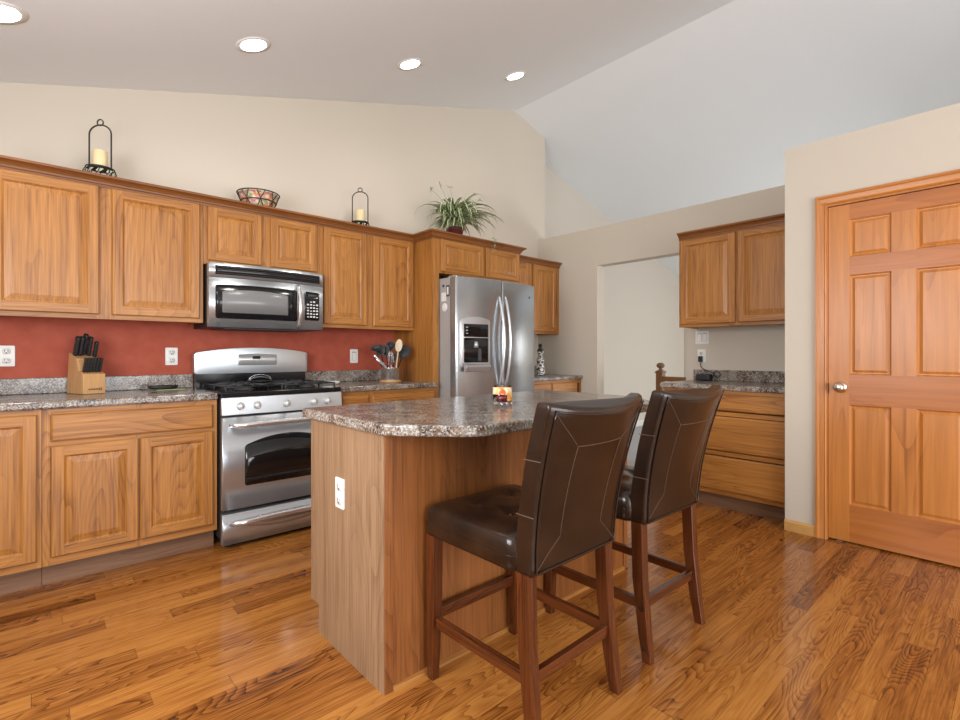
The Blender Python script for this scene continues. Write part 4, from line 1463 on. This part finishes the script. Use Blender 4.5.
def whisk_head(b, p0, p1):
    d = (p1 - p0).normalized(); s = d.orthogonal().normalized(); n = d.cross(s)
    for k in range(4):
        a = k * PI / 4; q = s * math.cos(a) + n * math.sin(a)
        b.tube([p1 + d * (.10 * math.sin(t_ * PI / 10) ** .9 if 0 else .105 * (1 - abs(t_ / 5 - 1) ** 2.2)) + q * .032 * math.sin((t_ / 5 - 1) * PI / 2) * (1 - .3 * abs(t_ / 5 - 1)) for t_ in range(11)], .0018, 5)


utensil('wire_whisk', 'wire whisk with steel loops at the centre of the crock', 'whisk', (0, -.02), (2.098, 3.385, 1.055), whisk_head, ['chrome'], .006)
b = MB()
for dz in (0, .022):
    p0 = Vector((CRX + .02, CRY - .02, CB + .03)); p1 = Vector((1.945 + dz, 3.385, 1.132 - dz * 1.3))
    b.tube([p0, p0.lerp(p1, .4), p0.lerp(p1, .8), p1], .006, 6, rs=[.005, .007, .0115, .009])
tag(b.build('kitchen_tongs', 'chrome'), 'steel tongs leaning out of the crock towards the range', 'tongs', 'utensils in the crock')

# ------------------------------------------------------------------ candle jar on island
JX, JY = 1.575, 1.60
t = thing('candle_jar', 'glass jar candle with dark red wax and leaf label on island', 'candle', (JX, JY, .9155))
b = MB().lathe([(.040, 0), (.043, .004), (.043, .082), (.0415, .083), (.040, .082), (.040, .012), (.001, .010)], n=32); b.build('glass', 'glass', t)
b = MB().lathe([(.0385, .013), (.0385, .040), (.001, .040)], n=28); b.build('wax', 'redwax', t)
b = MB()
rings = [[(.0437 * math.cos(a), .0437 * math.sin(a), z) for a in [rad(140 + 5 * i) for i in range(45)]] for z in (.046, .078)]
b.loft(rings, 0, False, True, closed=False); b.build('label', 'jarlabel', t)
b = MB()
rings = [[(.0438 * math.cos(a), .0438 * math.sin(a), z) for a in [rad(255 + 5 * i) for i in range(14)]] for z in (.018, .046)]
b.loft(rings, 0, False, True, closed=False); b.build('leaf_decal', 'jarlabel', t)
MB().tube([(0, 0, .040), (.001, 0, .052)], .0012, 5).build('wick', 'slot', t)

# patterned bottle in far corner
b = MB()
prof = [(.040, 0), (.042, .01), (.040, .05), (.034, .09), (.028, .12), (.030, .14), (.033, .16), (.030, .185), (.018, .205), (.016, .22), (.028, .235), (.030, .255), (.022, .275), (.010, .285), (.012, .295), (.018, .305), (.018, .315), (.010, .328), (.001, .330)]
prof = [(r_ * 1.18, z_) for r_, z_ in prof]
M['bottlepat'] = None


def vine():
    m, nt, bs = newmat('white_scroll_on_dark')
    tc = nt.nodes.new('ShaderNodeTexCoord')
    v = nt.nodes.new('ShaderNodeTexVoronoi'); v.inputs['Scale'].default_value = 26
    v.feature = 'F1'
    nt.links.new(tc.outputs['Object'], v.inputs['Vector'])
    f = math_node(nt, 'GREATER_THAN', math_node(nt, 'SINE', math_node(nt, 'MULTIPLY', v.outputs['Distance'], 14.0)), 0.1)
    mx = nt.nodes.new('ShaderNodeMixRGB'); nt.links.new(f, mx.inputs[0])
    mx.inputs[1].default_value = (.05, .04, .035, 1); mx.inputs[2].default_value = (.78, .76, .72, 1)
    nt.links.new(mx.outputs[0], bs.inputs['Base Color']); bs.inputs['Roughness'].default_value = .3
    return m


M['bottlepat'] = vine()
t = thing('decorative_bottle', 'tall white-and-dark patterned bottle on the far corner worktop', 'bottle', (3.90, 3.40, .9155))
MB().lathe(prof[:12], n=24).build('bottle_body', 'bottlepat', t)
MB().lathe(prof[11:], n=20).build('stopper', 'blackm', t)
MB().lathe([(.0305, .252), (.031, .262), (.027, .268)], n=20, cap=False).build('stopper_band', 'ceramic', t)

# ------------------------------------------------------------------ decor on top of the cabinets
TOPZ = 2.1365


def lantern(loc, label, clabel, h=.352, r=.063):
    t = thing('candle_lantern', label, 'candle holder', loc, rad(-42), 'wire candle holders on the cabinets')
    b = MB(); pts = []
    zs = .05; arc = h - .03 - r
    pts = [(-r, 0, .012), (-r, 0, zs), (-r, 0, arc)] + [(-r * math.cos(PI * i / 12), 0, arc + r * .85 * math.sin(PI * i / 12)) for i in range(1, 12)] + [(r, 0, arc), (r, 0, zs), (r, 0, .012)]
    b.tube(pts, .0042, 8); b.build('hoop', 'ironwork', t)
    zt = arc + r * .85 + .014
    MB().tube([(0.017 * math.cos(2 * PI * i / 16), 0, zt + .017 * math.sin(2 * PI * i / 16)) for i in range(16)], .0036, 6, closed=True).build('ring', 'ironwork', t)
    b = MB()
    b.tube([(r * 1.05 * math.cos(2 * PI * i / 24), r * 1.08 * math.sin(2 * PI * i / 24), .062) for i in range(24)], .0035, 6, closed=True)
    b.tube([(r * 1.2 * math.cos(2 * PI * i / 24), r * 1.2 * math.sin(2 * PI * i / 24), .0045) for i in range(24)], .0035, 6, closed=True)
    for k in range(10):
        a = 2 * PI * k / 10
        b.tube([(r * 1.2 * math.cos(a), r * 1.2 * math.sin(a), .004), (r * 1.28 * math.cos(a + .25), r * 1.28 * math.sin(a + .25), .032), (r * 1.05 * math.cos(a + .35), r * 1.05 * math.sin(a + .35), .062)], .0028, 5)
    b.build('scroll_base', 'ironwork', t)
    b = MB()
    for k in range(10):
        a = 2 * PI * (k + .5) / 10
        c = Vector((r * 1.15 * math.cos(a), r * 1.15 * math.sin(a), .036))
        tn = Vector((-math.sin(a), math.cos(a), .4)).normalized() * .020; up = Vector((math.cos(a) * -.3, math.sin(a) * -.3, 1)).normalized() * .014; nn = tn.cross(up).normalized() * .002
        b.loft([[c - tn - nn * 0 + up * 0, c - tn * .3 + up, c + tn, c - tn * .3 - up], [c - tn + nn, c - tn * .3 + up + nn, c + tn + nn, c - tn * .3 - up + nn]], smooth=False)
    b.build('leaf_trim', 'dishgreen', t)
    MB().lathe([(r * .95, .056), (r * .95, .062), (.001, .062)], n=24).build('candle_plate', 'ironwork', t)
    c = tag(MB().lathe([(.034, 0), (.035, .003), (.035, .098), (.032, .101), (.02, .097), (.001, .096)], (loc[0], loc[1], loc[2] + .0625), 28).build('pillar_candle', 'wax'), clabel, 'candle', 'pillar candles on the cabinets')
    return t


lantern((.280, 3.555, TOPZ), 'black wire candle holder at the far left on top of the cabinets', 'ivory pillar candle in the left-hand wire holder above the cabinets')
lantern((1.955, 3.62, TOPZ), 'black wire candle holder right of the basket, on the cabinet tops', 'ivory pillar candle in the wire holder nearer the plant')
# support board on the cabinets, level with the moulding
for xa, xb in ((-.197, .7895), (.7905, 1.5535), (1.5545, 2.384)):
    pass

# wire basket
t = thing('wire_basket', 'flared dark wire basket with painted leaf lining on the cabinet tops', 'basket', (1.155, 3.58, TOPZ))
b = MB()
for r, z in ((.092, .004), (.114, .052), (.136, .108)):
    b.tube([(r * math.cos(2 * PI * i / 32), r * math.sin(2 * PI * i / 32), z) for i in range(32)], .0042, 6, closed=True)
for k in range(16):
    a = 2 * PI * k / 16; a2 = a + (.2 if k % 2 else -.2)
    b.tube([(.092 * math.cos(a), .092 * math.sin(a), .004), (.115 * math.cos(a2), .115 * math.sin(a2), .056), (.136 * math.cos(a), .136 * math.sin(a), .108)], .0028, 5)
b.build('wire_frame', 'ironwork', t)
b = MB(); b.lathe([(.087, .003), (.089, .006), (.110, .052), (.129, .102), (.127, .102), (.108, .052), (.087, .009), (.001, .008)], n=32)
b.build('lining', 'leafmix', t)

# ------------------------------------------------------------------ spider plant
PX, PY = 2.835, 3.49
t = thing('spider_plant', 'variegated spider plant in a dark red pot above the refrigerator', 'plant', (PX, PY, TOPZ))
MB().lathe([(.055, 0), (.058, .006), (.074, .115), (.081, .12), (.081, .14), (.074, .14), (.072, .13), (.001, .128)], n=32).build('pot', 'pot', t)
MB().lathe([(.071, .1285), (.05, .134), (.001, .136)], n=20).build('soil', 'potrim', t)


def leaves(items, rest=False):
    """each: (origin, azimuth, length, rise, droop, width)"""
    me = bpy.data.meshes.new('foliage'); V, Fc, UV = [], [], []
    for org, az, L, rise, droop, wd in items:
        d = Vector((math.cos(az), math.sin(az), 0)); s = Vector((-d.y, d.x, 0))
        n0 = len(V); N = 9
        p = Vector(org); ang = rise
        for i in range(N + 1):
            u = i / N
            wv = wd * (.55 + 1.2 * u) * (1 - u) ** .6 if u < 1 else 0
            wv = wd * min(1, .5 + 2 * u) * (1 - u ** 2.5)
            nrm = (d * -math.sin(ang) + Vector((0, 0, math.cos(ang))))
            for q in (p - s * wv + nrm * wv * .35, p.copy(), p + s * wv + nrm * wv * .35):
                if rest and q.z < .006: q.z = .006
                V.append(q)
            p = p + (d * math.cos(ang) + Vector((0, 0, math.sin(ang)))) * (L / N)
            ang -= droop / N * (.6 + .8 * u)
        for i in range(N):
            for k in (0, 1):
                a = n0 + i * 3 + k
                Fc.append((a, a + 1, a + 4, a + 3))
                UV.append([(k * .5, i / N), (k * .5 + .5, i / N), (k * .5 + .5, (i + 1) / N), (k * .5, (i + 1) / N)])
    me.from_pydata([tuple(v) for v in V], [], Fc)
    uvl = me.uv_layers.new(name='UVMap')
    li = 0
    for q in UV:
        for c in q:
            uvl.data[li].uv = c; li += 1
    for p_ in me.polygons: p_.use_smooth = True
    me.materials.append(M['leaf'])
    return me


rng = random.Random(11)
items = []
for k in range(120):
    az = rng.uniform(0, 2 * PI)
    z = rng.random()
    L = rng.uniform(.34, .56)
    rise = rad(rng.uniform(42, 84)); droop = rad(rng.uniform(120, 175)) * (rise / rad(62))
    if math.sin(az) > .25: L *= .5
    items.append(((rng.uniform(-.04, .04), rng.uniform(-.04, .04), .14), az, L, rise, droop, rng.uniform(.012, .020)))
for k in range(70):
    az = rng.uniform(PI, 2 * PI) if k % 3 else rng.uniform(0, 2 * PI)
    items.append(((rng.uniform(-.05, .05), rng.uniform(-.05, .0), .14), az, rng.uniform(.24, .36), rad(rng.uniform(25, 60)), rad(rng.uniform(110, 140)), rng.uniform(.011, .017)))
me = leaves(items, True)
fo = bpy.data.objects.new('foliage', me); COL.objects.link(fo); fo.parent = t
# flower stems with plantlets
stems = [((-.28, -.02, .42), (-.12, 0, .40)), ((-.20, -.04, .47), (-.08, -.02, .36)), ((-.10, -.05, .475), (-.03, -.02, .36)), ((.20, -.05, .485), (.10, -.02, .38)), ((.25, -.06, .43), (.12, -.03, .40)), ((.155, -.352, .0), (.17, -.335, .33))]
for k, (e, m_) in enumerate(stems):
    P0, P1, P2 = Vector((0, 0, .14)), Vector(m_), Vector(e)
    pts = [P0 * (1 - s) ** 2 + P1 * 2 * s * (1 - s) + P2 * s * s for s in [i / 10 for i in range(11)]]
    MB().tube(pts, .0022, 5).build('runner', 'dishgreen', t)
    it = []
    n = 18 if k == 5 else 6
    for j in range(n):
        it.append((tuple(P2 - (Vector((0, 0, .017 * (j % 6))) if k == 5 else Vector((0, 0, 0)))), rng.uniform(0, 2 * PI), rng.uniform(.03, .055), rad(rng.uniform(-10, 70)), rad(80), .004))
    po = bpy.data.objects.new('plantlet', leaves(it)); COL.objects.link(po); po.parent = t

# ------------------------------------------------------------------ ceiling lamps


def downlight(x, y, label):
    z = cz(x); tilt = math.atan(SL)
    t = thing('ceiling_light', label, 'ceiling light', (x, y, z), 0, 'recessed ceiling lights')
    t.rotation_euler = (0, -tilt, 0)
    MB().lathe([(.072, -.003), (.098, -.003), (.099, -.0005), (.072, -.0005)], n=36, cap=False).build('trim_ring', 'white', t)
    MB().lathe([(.072, -.004), (.05, -.006), (.001, -.007)], n=28).build('lens', 'lamp', t)
    l = bpy.data.lights.new('downlight', 'SPOT'); l.energy = 12; l.spot_size = rad(150); l.spot_blend = .9; l.shadow_soft_size = .07; l.color = (1, .95, .87)
    o = bpy.data.objects.new('downlight', l); COL.objects.link(o); o.location = (x, y, z - .03)


downlight(-.114, 3.04, 'recessed round ceiling light at the far left, cut by the frame')
downlight(.955, 3.05, 'recessed round ceiling light second from the left, above the basket')
downlight(2.052, 3.05, 'recessed round ceiling light third from the left')
downlight(3.144, 3.03, 'recessed round ceiling light nearest the ceiling ridge')

# ------------------------------------------------------------------ railing beyond the opening
t = thing('stair_railing', 'oak railing with ball-topped newel post beyond the wall opening', 'railing', (4.87, 2.59, 0))
b = MB(); b.box(-.036, .036, -.036, .036, 0, .965); b.box(-.044, .044, -.044, .044, .94, .955)
b.build('newel_post', 'rail_z', t, bevel=.004)
MB().lathe([(.030, .966), (.026, .974), (.014, .980), (.016, .988), (.034, .998), (.042, 1.018), (.036, 1.036), (.018, 1.046), (.001, 1.048)], n=24).build('finial', 'toe_z', t)
MB().box(-.028, .028, -1.2, -.036, .855, .905).build('handrail', 'rail_y', t, bevel=.01, seg=3)
for k in range(11):
    y = -.13 - k * .1
    MB().lathe([(.016, .001), (.016, .15), (.020, .17), (.012, .20), (.018, .45), (.011, .76), (.015, .80), (.015, .854)], (0, y, 0), 10).build('baluster', 'rail_z', t)
